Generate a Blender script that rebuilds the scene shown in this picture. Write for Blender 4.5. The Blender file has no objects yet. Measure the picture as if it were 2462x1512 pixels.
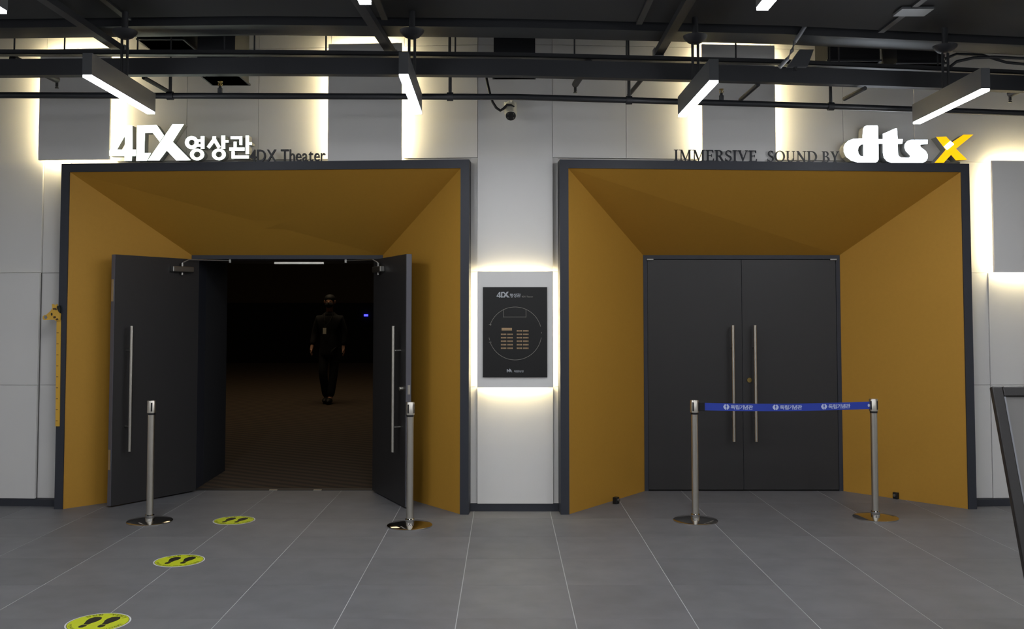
import bpy, bmesh, math, random
from mathutils import Vector, Matrix
from mathutils.geometry import tessellate_polygon

random.seed(7)
sc = bpy.context.scene
COL = sc.collection
R = math.radians

# ---------------------------------------------------------------- camera
F_PX, W_PX, H_PX = 2280.0, 2462.0, 1512.0
CAM_H = 1.533
PITCH = R(2.6)
VX, VY = 1215.0, 762.0                      # vanishing point of the floor joints
YP = VY - F_PX * math.tan(PITCH)
cd = bpy.data.cameras.new('camera')
cd.sensor_fit = 'HORIZONTAL'
cd.sensor_width = 36.0
cd.lens = F_PX / W_PX * 36.0
cd.shift_x = (W_PX / 2 - VX) / W_PX
cd.shift_y = (YP - H_PX / 2) / W_PX
cd.clip_start = 0.05
cd.clip_end = 200
cam = bpy.data.objects.new('camera', cd)
COL.objects.link(cam)
cam.location = (0, 0, CAM_H)
cam.rotation_euler = (R(90) + PITCH, 0, 0)
sc.camera = cam

# ---------------------------------------------------------------- world and exposure
wd = bpy.data.worlds.new('world')
sc.world = wd
wd.use_nodes = True
bg = wd.node_tree.nodes['Background']
bg.inputs[0].default_value = (0.02, 0.022, 0.03, 1)
bg.inputs[1].default_value = 0.3
sc.view_settings.view_transform = 'Standard'
sc.view_settings.look = 'None'
sc.view_settings.gamma = 1
sc.view_settings.use_curve_mapping = False
sc.view_settings.exposure = 0.0
LAMP_E = 84.0          # ceiling linear lights
STRIP_E = 64.0         # warm strips behind the wall panels
THEATRE_W = 72.0       # unseen fill light added inside the theatre

# ---------------------------------------------------------------- pixel -> place helpers (used to measure real positions)
_c, _s = math.cos(PITCH), math.sin(PITCH)


def ray(px, py):
    a, b = (px - VX) / F_PX, (YP - py) / F_PX
    return Vector((a, _c - b * _s, _s + b * _c))


def atY(px, py, Y):
    r = ray(px, py)
    t = Y / r.y
    return Vector((r.x * t, Y, CAM_H + r.z * t))


def atZ(px, py, z=0.0):
    r = ray(px, py)
    t = (z - CAM_H) / r.z
    return Vector((r.x * t, r.y * t, z))


# ---------------------------------------------------------------- wall frames: (u, d, z), d = depth behind the panel face
WALL_Y = 7.58
XL, XR = -0.27, 0.42
ANG = R(3.6)


def mapC(u, d, z):
    return Vector((u, WALL_Y + d, z))


def mapL(u, d, z):
    return Vector((XL + (u - XL) * math.cos(ANG) + d * math.sin(ANG), WALL_Y - (u - XL) * math.sin(ANG) + d * math.cos(ANG), z))


def mapR(u, d, z):
    return Vector((XR + (u - XR) * math.cos(ANG) - d * math.sin(ANG), WALL_Y + (u - XR) * math.sin(ANG) + d * math.cos(ANG), z))


def mapW(u, d, z):
    return mapL(u, d, z) if u < XL else (mapR(u, d, z) if u > XR else mapC(u, d, z))


def ident(x, y, z):
    return Vector((x, y, z))


def on_wall(px, py, d, side):
    """local (u, z) of the point seen at a pixel on the plane at depth d of a wall side"""
    m = {'L': mapL, 'C': mapC, 'R': mapR}[side]
    o = m(0, d, 0)
    t = (m(1, d, 0) - o)
    n = Vector((-t.y, t.x, 0))
    r = ray(px, py)
    c0 = Vector((0, 0, CAM_H))
    k = (o - c0).dot(n) / r.dot(n)
    p = c0 + r * k
    return ((p - o).dot(t) , p.z)


# ---------------------------------------------------------------- materials
def lin(c):
    if isinstance(c, str):
        c = [int(c[i:i + 2], 16) / 255 for i in (0, 2, 4)]
    return tuple(x / 12.92 if x <= 0.04045 else ((x + 0.055) / 1.055) ** 2.4 for x in c)


MATS = {}


def mat(name, color, rough=0.6, metal=0.0, var=0.0, scale=8.0, bump=0.0, bscale=60.0, objvar=0.0, spec=0.5, coat=0.0):
    m = bpy.data.materials.new(name)
    m.use_nodes = True
    nt = m.node_tree
    b = nt.nodes['Principled BSDF']
    col = lin(color)
    b.inputs['Base Color'].default_value = (*col, 1)
    b.inputs['Roughness'].default_value = rough
    b.inputs['Metallic'].default_value = metal
    b.inputs['Specular IOR Level'].default_value = spec
    b.inputs['Coat Weight'].default_value = coat
    tc = nt.nodes.new('ShaderNodeTexCoord')
    if var > 0 or objvar > 0:
        nz = nt.nodes.new('ShaderNodeTexNoise')
        nz.inputs['Scale'].default_value = scale
        nz.inputs['Detail'].default_value = 4
        if objvar > 0:
            oi = nt.nodes.new('ShaderNodeObjectInfo')
            ad = nt.nodes.new('ShaderNodeVectorMath')
            ad.operation = 'MULTIPLY_ADD'
            ad.inputs[1].default_value = (1, 1, 1)
            cb = nt.nodes.new('ShaderNodeCombineXYZ')
            ml = nt.nodes.new('ShaderNodeMath')
            ml.operation = 'MULTIPLY'
            ml.inputs[1].default_value = 50
            nt.links.new(oi.outputs['Random'], ml.inputs[0])
            nt.links.new(ml.outputs[0], cb.inputs[0])
            nt.links.new(ml.outputs[0], cb.inputs[1])
            nt.links.new(tc.outputs['Object'], ad.inputs[0])
            nt.links.new(cb.outputs[0], ad.inputs[2])
            nt.links.new(ad.outputs[0], nz.inputs['Vector'])
        else:
            nt.links.new(tc.outputs['Object'], nz.inputs['Vector'])
        rp = nt.nodes.new('ShaderNodeMapRange')
        rp.inputs['To Min'].default_value = 1 - var
        rp.inputs['To Max'].default_value = 1 + var
        nt.links.new(nz.outputs['Fac'], rp.inputs['Value'])
        val = rp.outputs[0]
        if objvar > 0:
            r2 = nt.nodes.new('ShaderNodeMapRange')
            r2.inputs['To Min'].default_value = 1 - objvar
            r2.inputs['To Max'].default_value = 1 + objvar
            nt.links.new(oi.outputs['Random'], r2.inputs['Value'])
            mm = nt.nodes.new('ShaderNodeMath')
            mm.operation = 'MULTIPLY'
            nt.links.new(val, mm.inputs[0])
            nt.links.new(r2.outputs[0], mm.inputs[1])
            val = mm.outputs[0]
        sc_ = nt.nodes.new('ShaderNodeVectorMath')
        sc_.operation = 'SCALE'
        sc_.inputs[0].default_value = col
        nt.links.new(val, sc_.inputs['Scale'])
        nt.links.new(sc_.outputs[0], b.inputs['Base Color'])
    if bump > 0:
        n2 = nt.nodes.new('ShaderNodeTexNoise')
        n2.inputs['Scale'].default_value = bscale
        n2.inputs['Detail'].default_value = 3
        nt.links.new(tc.outputs['Object'], n2.inputs['Vector'])
        bp = nt.nodes.new('ShaderNodeBump')
        bp.inputs['Strength'].default_value = bump
        bp.inputs['Distance'].default_value = 0.003
        nt.links.new(n2.outputs['Fac'], bp.inputs['Height'])
        nt.links.new(bp.outputs[0], b.inputs['Normal'])
    MATS[name] = m
    return m


def emit(name, color, strength):
    m = bpy.data.materials.new(name)
    m.use_nodes = True
    nt = m.node_tree
    b = nt.nodes['Principled BSDF']
    b.inputs['Base Color'].default_value = (0.8, 0.8, 0.8, 1)
    b.inputs['Emission Color'].default_value = (*color, 1)
    b.inputs['Emission Strength'].default_value = strength
    MATS[name] = m
    return m


mat('panel_white', 'dad9d6', 0.55, var=0.015, scale=3)
mat('wall_white', 'd2d0cb', 0.7, var=0.02, scale=3)
mat('charcoal_paint', '2d3038', 0.55, var=0.05, scale=20, bump=0.05)
mat('ochre_paint', 'b48529', 0.7, var=0.05, scale=40, bump=0.12, bscale=160)
mat('door_dark', '2e2d2d', 0.42, var=0.06, scale=30, bump=0.04, bscale=200)
mat('door_edge', '5e5e66', 0.45)
mat('steel', 'cbc7bd', 0.34, 1.0, var=0.05, scale=20)
mat('chrome', 'c9c7c2', 0.1, 1.0)
mat('steel_dull', '9a9994', 0.38, 1.0)
mat('black_plastic', '141416', 0.4)
mat('ceiling_black', '111215', 0.9, var=0.1, scale=3)
mat('metal_black', '1c1e22', 0.55, var=0.12, scale=6)
mat('pipe_black', '1d1f23', 0.5, var=0.08, scale=10)
mat('lamp_housing', '55575a', 0.4, var=0.05, scale=12)
mat('galvanised', '85878b', 0.45, 0.6)
mat('tile_grey', '6c6c6f', 0.5, var=0.26, scale=5.0, objvar=0.07, bump=0.06, bscale=90)
mat('grout', 'b4b5b7', 0.8)
mat('carpet', '5a4630', 0.95, var=0.25, scale=3)
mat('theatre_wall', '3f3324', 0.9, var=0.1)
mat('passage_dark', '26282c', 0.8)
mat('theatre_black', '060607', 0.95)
mat('lobby_wall', 'd8d6d2', 0.8)
mat('yellow_sticker', 'c3cf1f', 0.45)
mat('white_vinyl', 'd9dad8', 0.45)
mat('black_vinyl', '17180f', 0.5)
mat('belt_blue', '2740a8', 0.7)
mat('belt_print', 'c3cdea', 0.7)
mat('poster_black', '100f0f', 0.4)
mat('poster_print', 'a6a9ae', 0.5)
mat('poster_line', '8b8880', 0.5)
mat('poster_seat', 'a08563', 0.5)
mat('board_frame', '1d1a19', 0.35, var=0.1, scale=15)
mat('board_face', '74726f', 0.3, var=0.04, scale=4)
mat('giraffe_yellow', 'd8a93c', 0.5)
mat('giraffe_brown', '4a3418', 0.6)
mat('camera_white', 'd4d2c4', 0.45)
mat('letter_side', '8d8d88', 0.5)
mat('letter_dark', '1f2127', 0.45)
mat('brass', 'a08a52', 0.35, 1.0)
mat('suit', '09090b', 0.9)
mat('skin', 'b98a70', 0.6)
mat('hair', '0d0b0a', 0.7)
mat('mask', '1a1a1d', 0.85)
mat('badge', 'fffbe6', 0.5)
emit('lamp_glow', (0.93, 0.95, 1.0), LAMP_E)
emit('strip_glow', (1.0, 0.84, 0.5), STRIP_E)
emit('sign_white', (0.9, 1.0, 0.86), 5.0)
emit('sign_cool', (0.82, 0.9, 1.0), 9.0)
emit('sign_orange', (1.0, 0.50, 0.0), 1.15)
MATS['sign_orange'].node_tree.nodes['Principled BSDF'].inputs['Base Color'].default_value = (0.8, 0.4, 0.0, 1)
emit('led_blue', (0.05, 0.05, 1.0), 3.0)

# ---------------------------------------------------------------- mesh builder
WPOS = {}


class MB:
    def __init__(self, mp=ident):
        self.v, self.f, self.mp = [], [], mp

    def add(self, vs, fs):
        n = len(self.v)
        self.v += [tuple(self.mp(*p)) for p in vs]
        self.f += [tuple(i + n for i in f) for f in fs]
        return self

    def box(self, x0, x1, y0, y1, z0, z1):
        vs = [(x, y, z) for z in (z0, z1) for y in (y0, y1) for x in (x0, x1)]
        return self.add(vs, [(0, 2, 3, 1), (4, 5, 7, 6), (0, 1, 5, 4), (2, 6, 7, 3), (0, 4, 6, 2), (1, 3, 7, 5)])

    def prism(self, outer, d0, d1, holes=(), plane='xz'):
        """flat outline (a, b) extruded between d0 and d1; plane xz: (a, d, b); xy: (a, b, d); yz: (d, a, b)"""
        loops = [list(outer)] + [list(h) for h in holes]
        tris = tessellate_polygon([[Vector((p[0], p[1], 0)) for p in lp] for lp in loops])
        flat = [p for lp in loops for p in lp]

        def q(p, d):
            return {'xz': (p[0], d, p[1]), 'xy': (p[0], p[1], d), 'yz': (d, p[0], p[1])}[plane]
        n = len(flat)
        vs = [q(p, d0) for p in flat] + [q(p, d1) for p in flat]
        fs = [tuple(t) for t in tris] + [tuple(i + n for i in reversed(t)) for t in tris]
        k = 0
        for lp in loops:
            m = len(lp)
            for i in range(m):
                a, b = k + i, k + (i + 1) % m
                fs.append((a, b, b + n, a + n))
            k += m
        return self.add(vs, fs)

    def tube(self, path, r, seg=10, caps=True, r1=None):
        path = [Vector(p) for p in path]
        rings = []
        for i, p in enumerate(path):
            t = (path[min(i + 1, len(path) - 1)] - path[max(i - 1, 0)]).normalized()
            a = Vector((0, 0, 1)) if abs(t.z) < 0.9 else Vector((1, 0, 0))
            u = t.cross(a).normalized()
            w = t.cross(u)
            rr = r if r1 is None else r + (r1 - r) * i / (len(path) - 1)
            rings.append([p + (u * math.cos(2 * math.pi * k / seg) + w * math.sin(2 * math.pi * k / seg)) * rr for k in range(seg)])
        vs = [tuple(p) for g in rings for p in g]
        fs = []
        for i in range(len(rings) - 1):
            for k in range(seg):
                fs.append((i * seg + k, i * seg + (k + 1) % seg, (i + 1) * seg + (k + 1) % seg, (i + 1) * seg + k))
        if caps:
            fs.append(tuple(range(seg - 1, -1, -1)))
            fs.append(tuple((len(rings) - 1) * seg + k for k in range(seg)))
        return self.add(vs, fs)

    def lathe(self, prof, c=(0, 0, 0), seg=32):
        vs = [(c[0] + r * math.cos(2 * math.pi * k / seg), c[1] + r * math.sin(2 * math.pi * k / seg), c[2] + z) for r, z in prof for k in range(seg)]
        fs = []
        for i in range(len(prof) - 1):
            for k in range(seg):
                fs.append((i * seg + k, i * seg + (k + 1) % seg, (i + 1) * seg + (k + 1) % seg, (i + 1) * seg + k))
        fs.append(tuple(range(seg - 1, -1, -1)))
        fs.append(tuple((len(prof) - 1) * seg + k for k in range(seg)))
        return self.add(vs, fs)

    def ball(self, c, rx, ry, rz, nu=14, nv=9):
        vs, fs = [], []
        for j in range(nv + 1):
            th = math.pi * j / nv
            for i in range(nu):
                ph = 2 * math.pi * i / nu
                vs.append((c[0] + rx * math.sin(th) * math.cos(ph), c[1] + ry * math.sin(th) * math.sin(ph), c[2] + rz * math.cos(th)))
        for j in range(nv):
            for i in range(nu):
                fs.append((j * nu + i, j * nu + (i + 1) % nu, (j + 1) * nu + (i + 1) % nu, (j + 1) * nu + i))
        return self.add(vs, fs)

    def build(self, name, material, parent=None, smooth=False, bevel=0.0, origin=None):
        xs = [p[0] for p in self.v]
        ys = [p[1] for p in self.v]
        zs = [p[2] for p in self.v]
        o = Vector(origin) if origin is not None else Vector(((min(xs) + max(xs)) / 2, (min(ys) + max(ys)) / 2, min(zs)))
        me = bpy.data.meshes.new(name)
        me.from_pydata([tuple(Vector(p) - o) for p in self.v], [], self.f)
        bm = bmesh.new()
        bm.from_mesh(me)
        bmesh.ops.remove_doubles(bm, verts=bm.verts, dist=1e-6)
        bmesh.ops.recalc_face_normals(bm, faces=bm.faces)
        bm.to_mesh(me)
        bm.free()
        if smooth:
            for p in me.polygons:
                p.use_smooth = True
            try:
                me.set_sharp_from_angle(angle=R(40))
            except Exception:
                pass
        me.materials.append(MATS[material])
        ob = bpy.data.objects.new(name, me)
        COL.objects.link(ob)
        place(ob, o, parent)
        if bevel > 0:
            bv = ob.modifiers.new('bevel', 'BEVEL')
            bv.width = bevel
            bv.segments = 2
            bv.limit_method = 'ANGLE'
        return ob


def place(ob, o, parent=None):
    WPOS[ob] = Vector(o)
    if parent is not None:
        ob.parent = parent
        ob.location = Vector(o) - WPOS[parent]
    else:
        ob.location = o


def empty(name, loc):
    o = bpy.data.objects.new(name, None)
    o.empty_display_size = 0.1
    COL.objects.link(o)
    place(o, Vector(loc))
    return o


def tag(o, label, cat=None, group=None):
    o['label'] = label
    if cat:
        o['category'] = cat
    if group:
        o['group'] = group
    return o


def struct(o, label=None):
    o['kind'] = 'structure'
    if label:
        o['label'] = label
    return o


def copy_tree(o, loc=None, parent=None):
    c = o.copy()
    COL.objects.link(c)
    c.parent = parent
    if loc is not None:
        place(c, loc)
    for ch in list(o.children):
        copy_tree(ch, None, c)
    return c


# text outlines (built-in font) as flat geometry: list of (verts2d, faces)
_cache = {}


def glyph(ch, bold=0.0):
    k = (ch, bold)
    if k not in _cache:
        cu = bpy.data.curves.new('glyph', 'FONT')
        cu.body = ch
        cu.size = 1.0
        cu.offset = bold
        cu.resolution_u = 3
        ob = bpy.data.objects.new('glyph', cu)
        COL.objects.link(ob)
        dg = bpy.context.evaluated_depsgraph_get()
        me = bpy.data.meshes.new_from_object(ob.evaluated_get(dg))
        vs = [(v.co.x, v.co.y) for v in me.vertices]
        fs = [tuple(p.vertices) for p in me.polygons]
        bpy.data.objects.remove(ob)
        bpy.data.meshes.remove(me)
        bpy.data.curves.remove(cu)
        _cache[k] = (vs, fs)
    return _cache[k]


def text_geo(s, bold=0.0, track=0.0, space=0.3):
    """joined flat glyphs laid on a line; returns (verts, faces) normalised so the box starts at 0,0"""
    V, Fs, x = [], [], 0.0
    for ch in s:
        if ch == ' ':
            x += space
            continue
        vs, fs = glyph(ch, bold)
        if not vs:
            x += 0.6
            continue
        x0 = min(v[0] for v in vs)
        n = len(V)
        V += [(v[0] - x0 + x, v[1]) for v in vs]
        Fs += [tuple(i + n for i in f) for f in fs]
        x += max(v[0] for v in vs) - x0 + 0.07 + track
    return V, Fs


def fit_text(s, w, h, bold=0.0, track=0.0, space=0.3):
    V, Fs = text_geo(s, bold, track, space)
    xs = [v[0] for v in V]
    ys = [v[1] for v in V]
    kx, ky = w / (max(xs) - min(xs)), h / (max(ys) - min(ys))
    return [((v[0] - min(xs)) * kx, (v[1] - min(ys)) * ky) for v in V], Fs


def solid_flat(mb, V, Fs, fn, t0, t1):
    """flat glyph mesh given thickness: fn(a, b, t) gives builder coordinates"""
    n = len(V)
    vs = [fn(a, b, t0) for a, b in V] + [fn(a, b, t1) for a, b in V]
    fs = [tuple(f) for f in Fs] + [tuple(i + n for i in reversed(f)) for f in Fs]
    ed = {}
    for f in Fs:
        for i in range(len(f)):
            a, b = f[i], f[(i + 1) % len(f)]
            if (b, a) in ed:
                del ed[(b, a)]
            else:
                ed[(a, b)] = 1
    fs += [(a, b, b + n, a + n) for a, b in ed]
    mb.add(vs, fs)


def ellipse(cx, cy, rx, ry, n=28, a0=0.0):
    return [(cx + rx * math.cos(a0 + 2 * math.pi * i / n), cy + ry * math.sin(a0 + 2 * math.pi * i / n)) for i in range(n)]


def rect(x0, y0, x1, y1):
    return [(x0, y0), (x1, y0), (x1, y1), (x0, y1)]


def bar(x0, y0, x1, y1, w):
    d = Vector((x1 - x0, y1 - y0)).normalized()
    n = Vector((-d.y, d.x)) * w / 2
    return [(x0 + n.x, y0 + n.y), (x1 + n.x, y1 + n.y), (x1 - n.x, y1 - n.y), (x0 - n.x, y0 - n.y)]


# ================================================================ SETTING
CEIL_Z = 4.75
DOOR_Y = 8.44
# ---- floor: slab plus separate tiles
TX, TY, TS, TG = 0.353, 6.10, 0.60, 0.0016
floor = MB().box(-6.6, 6.6, -3, DOOR_Y + 0.03, -0.12, -0.0008).build('floor', 'grout')
struct(floor, 'grey stone tiled lobby floor with thin pale joints')
tm = MB()
h = TS / 2 - TG
hx = TS / 2 - 0.0024
tm.add([(-hx, -h, 0), (hx, -h, 0), (hx, h, 0), (-hx, h, 0), (-hx, -h, -0.008), (hx, -h, -0.008), (hx, h, -0.008), (-hx, h, -0.008)],
       [(0, 1, 2, 3), (0, 4, 5, 1), (1, 5, 6, 2), (2, 6, 7, 3), (3, 7, 4, 0)])
t0 = tm.build('tile', 'tile_grey', floor, origin=(0, 0, 0))
first = True
rest = MB()
for j in range(-20, 4):
    for i in range(-16, 15):
        cx, cy = TX + (i + 0.5) * TS, TY + (j + 0.5) * TS
        if abs(cx) > 6.4 or cy < -2.8 or cy > 8.6:
            continue
        if cy > 3.4 and abs(cx) < 0.62 * cy + 0.6 and abs(cx) < 4.9:
            t = t0 if first else t0.copy()
            if not first:
                COL.objects.link(t)
            first = False
            place(t, (cx, cy, 0), floor)
            if cy + h > DOOR_Y + 0.03:
                t.scale.y = (DOOR_Y + 0.03 - (cy - h)) / (2 * h)
                t.location.y = (cy - h + DOOR_Y + 0.03) / 2 - WPOS[floor].y
        elif cy < 8.2:
            rest.add([(cx - h, cy - h, 0), (cx + h, cy - h, 0), (cx + h, cy + h, 0), (cx - h, cy + h, 0), (cx - h, cy - h, -0.008), (cx + h, cy - h, -0.008), (cx + h, cy + h, -0.008), (cx - h, cy + h, -0.008)],
                     [(0, 1, 2, 3), (0, 4, 5, 1), (1, 5, 6, 2), (2, 6, 7, 3), (3, 7, 4, 0)])
ro = rest.build('tile_field', 'tile_grey', floor)
ro['kind'] = 'stuff'

ceiling = struct(MB().box(-6.6, 6.6, -3, 8.6, CEIL_Z, CEIL_Z + 0.15).build('ceiling', 'ceiling_black'), 'black painted open ceiling slab')
struct(MB().box(-6.75, -6.6, -3, 8.6, 0, CEIL_Z).build('wall_left', 'lobby_wall'))
struct(MB().box(6.6, 6.75, -3, 8.6, 0, CEIL_Z).build('wall_right', 'lobby_wall'))
struct(MB().box(-6.6, 6.6, -3.15, -3, 0, CEIL_Z).build('wall_behind', 'lobby_wall'))

# ---- portal dimensions, measured on the frame's front plane
FD = -0.14                                      # the frames stand proud of the panels
uLo, zt = on_wall(150, 394, FD, 'L')
uLi, ztL = on_wall(1128, 381, FD, 'L')
uRi, ztR = on_wall(1346, 382, FD, 'R')
uRo, _ = on_wall(2330, 396, FD, 'R')
uLo2, _ = on_wall(128, 1220, FD, 'L')
uLo = (uLo + uLo2) / 2
uRo = (uRo + on_wall(2349, 1220, FD, 'R')[0]) / 2
PZ = (ztL + ztR + zt + on_wall(2330, 396, FD, 'R')[1]) / 4
FW = 0.068
print('portal', uLo, uLi, uRi, uRo, PZ)

# ---- panelled front wall
ROWZ = [on_wall(1238, y, 0, 'C')[1] for y in (1210, 935, 660, 383, 108)]
PITCHZ = (ROWZ[4] - ROWZ[0]) / 4
ROWZ = [ROWZ[0] + PITCHZ * i for i in range(5)] + [CEIL_Z - 0.02]
CU = (on_wall(1147, 700, 0, 'C')[0] + on_wall(1330, 700, 0, 'C')[0]) / 2
print('rows', ROWZ, CU)
HALF = 0.301
edges = [CU - HALF - 0.6 * k for k in range(9, -1, -1)] + [CU + HALF + 0.6 * k for k in range(9)]
wall = MB()
BT = 0.10


def backing(u0, u1, z0, z1):
    for a, b, m in ((u0, min(u1, XL), mapL), (max(u0, XL), min(u1, XR), mapC), (max(u0, XR), u1, mapR)):
        if b - a > 0.001:
            wall.mp = m
            wall.box(a, b, 0.03, 0.03 + BT, z0, z1)


backing(-6.6, uLo + 0.01, 0, CEIL_Z)
backing(uLo + 0.01, uLi - 0.01, PZ - 0.03, CEIL_Z)
backing(uLi - 0.01, uRi + 0.01, 0, CEIL_Z)
backing(uRi + 0.01, uRo - 0.01, PZ - 0.03, CEIL_Z)
backing(uRo - 0.01, 6.6, 0, CEIL_Z)
wall_front = struct(wall.build('wall_front', 'wall_white'), 'white wall clad in rectangular panels, some backlit')


def strip_ring(parent, m, u0, u1, z0, z1, inset, d0, d1, sides='LRTB'):
    w = 0.012
    a, b, c, d = u0 + inset, u1 - inset, z0 + inset, z1 - inset
    for s, bx in (('L', (a, a + w, c, d)), ('R', (b - w, b, c, d)), ('T', (a, b, d - w, d)), ('B', (a, b, c, c + w))):
        if s in sides:
            MB(m).box(bx[0], bx[1], d0, d1, bx[2], bx[3]).build('light_strip', 'strip_glow', parent)


GAP = 0.0016
for ei in range(len(edges) - 1):
    u0, u1 = edges[ei], edges[ei + 1]
    mid = (u0 + u1) / 2
    if abs(mid) > 5.6:
        continue
    for r in range(5):
        z0, z1 = ROWZ[r], ROWZ[r + 1]
        a, b = u0 + GAP, u1 - GAP
        if z0 < PZ - 0.2:                          # beside the portals
            if uLo < mid < uLi or uRi < mid < uRo:
                if b > uRo + 0.02 and mid < uRo:
                    a = uRo + 0.001
                elif a < uLo - 0.02:
                    b = uLo - 0.001
                else:
                    continue
            if a < uLo < b:
                b = uLo - 0.001
            if a < uRo < b:
                a = uRo + 0.001
        m = mapL if mid < XL else (mapR if mid > XR else mapC)
        d, lit = 0.0, None
        centre = abs(mid - CU) < 0.1
        key = (round((mid - CU) / 0.6), r)
        if key in ((-6, 3), (-2, 3), (3, 3)):
            d, lit = -0.10, 'LRTB' if key[0] == -6 else 'LRT'
            if key[0] != -6:
                z0 -= 0.05                       # runs down behind the portal frame
        if key == (0, 1):
            d, lit = -0.10, 'LRTB'
        if key == (7, 2):
            d, lit = -0.10, 'LRTB'
        if key == (0, 2):
            d = -0.045
        if key == (0, 0):
            d = -0.02
        if key == (-7, 2):
            d = -0.02
        if key in ((-7, 1), (-7, 0)):
            d = -0.035
        if key in ((7, 1), (7, 0)):
            d = -0.01
        if key == (6, 3):
            d = -0.008
        p = MB(m).box(a, b, d, d + 0.022, z0 + GAP, z1 - GAP).build('panel', 'panel_white', wall_front)
        if lit:
            MB(m).box(a + 0.06, b - 0.06, d + 0.022, 0.03, z0 + 0.06, z1 - 0.06).build('spacer', 'wall_white', p)
            strip_ring(p, m, a, b, z0, z1, 0.045, d + 0.03, d + 0.05, lit)
            p['label'] = 'panel standing proud with warm light glowing from its edges'
# narrow side strips of the central pier
for a, b, nm in ((uLi, CU - HALF, 'L'), (CU + HALF, uRi, 'R')):
    for r in range(3):
        m_ = mapC
        MB(m_).box(a + 0.001, b - 0.001, 0.0, 0.022, ROWZ[r] + GAP, ROWZ[r + 1] - GAP).build('panel', 'panel_white', wall_front)
# baseboards
for nm, a, b, m in (('left', -6.6, uLo, mapL), ('middle', uLi, uRi, mapC), ('right', uRo, 6.6, mapR)):
    struct(MB(m).box(a, b, -0.012 if nm == 'middle' else -0.04, 0.03, 0, ROWZ[0] - 0.002).build('baseboard_' + nm, 'charcoal_paint'))


# ---- portals and doors
def portal(side, m, u0, u1, dx0, dx1, dzt, label):
    """frame face plus three splayed panels running back to the door frame (world x dx0..dx1 at DOOR_Y)"""
    base = m((u0 + u1) / 2, FD, 0)
    root = tag(empty('portal_surround', base), label, 'portal', 'ochre door portals')
    MB(m).box(u0, u0 + FW, FD, 0.06, 0, PZ).build('frame_side', 'charcoal_paint', root)
    MB(m).box(u1 - FW, u1, FD, 0.06, 0, PZ).build('frame_side', 'charcoal_paint', root)
    MB(m).box(u0 + FW, u1 - FW, FD, 0.06, PZ - FW, PZ).build('frame_top', 'charcoal_paint', root)
    A0, B0 = m(u0 + FW, FD + 0.012, 0), m(u1 - FW, FD + 0.012, 0)
    zt_ = PZ - FW
    fl = (A0.x, A0.y)
    fr = (B0.x, B0.y)

    def slab(q, off):
        q = [Vector(p) for p in q]
        off = Vector(off)
        MBx = MB()
        MBx.add([tuple(p) for p in q] + [tuple(p + off) for p in q], [(0, 1, 2, 3), (7, 6, 5, 4), (0, 4, 5, 1), (1, 5, 6, 2), (2, 6, 7, 3), (3, 7, 4, 0)])
        return MBx
    slab([(*fl, 0), (dx0, DOOR_Y, 0), (dx0, DOOR_Y, dzt), (*fl, zt_)], (-0.02, 0.03, 0)).build('reveal_panel', 'ochre_paint', root)
    slab([(*fr, 0), (dx1, DOOR_Y, 0), (dx1, DOOR_Y, dzt), (*fr, zt_)], (0.02, 0.03, 0)).build('reveal_panel', 'ochre_paint', root)
    slab([(*fl, zt_), (*fr, zt_), (dx1, DOOR_Y, dzt), (dx0, DOOR_Y, dzt)], (0, 0.02, 0.03)).build('reveal_panel', 'ochre_paint', root)
    return root


LX0, LX1 = atY(457, 900, DOOR_Y).x, atY(919, 900, DOOR_Y).x
RX0, RX1 = atY(1548, 900, DOOR_Y).x, atY(2023, 900, DOOR_Y).x
DZT = (atY(690, 614, DOOR_Y).z + atY(1785, 613, DOOR_Y).z) / 2
print('doors', LX0, LX1, RX0, RX1, DZT)
portal('L', mapL, uLo, uLi, LX0, LX1, DZT, 'ochre splayed portal with charcoal frame around the open doors')
portal('R', mapR, uRi, uRo, RX0, RX1, DZT, 'ochre splayed portal with charcoal frame around the closed doors')

DF = 0.035                                   # door frame face width
LT = 0.05                                    # leaf thickness


def pull_handle(leaf, origin, ex, ey, z0, z1, x, side):
    """round bar on two standoffs; leaf axes ex (along leaf), ey (face normal)"""
    def q(a, n, z):
        p = Vector(origin) + ex * a + ey * n
        return (p.x, p.y, z)
    hn = MB().tube([q(x, side * 0.065, z0), q(x, side * 0.065, z1)], 0.014, 14).build('pull_handle', 'steel', leaf, smooth=True)
    for z in (z0 + 0.2, z1 - 0.2):
        MB().tube([q(x, 0, z), q(x, side * 0.065, z)], 0.008, 10).build('standoff', 'steel_dull', hn, smooth=True)


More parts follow.
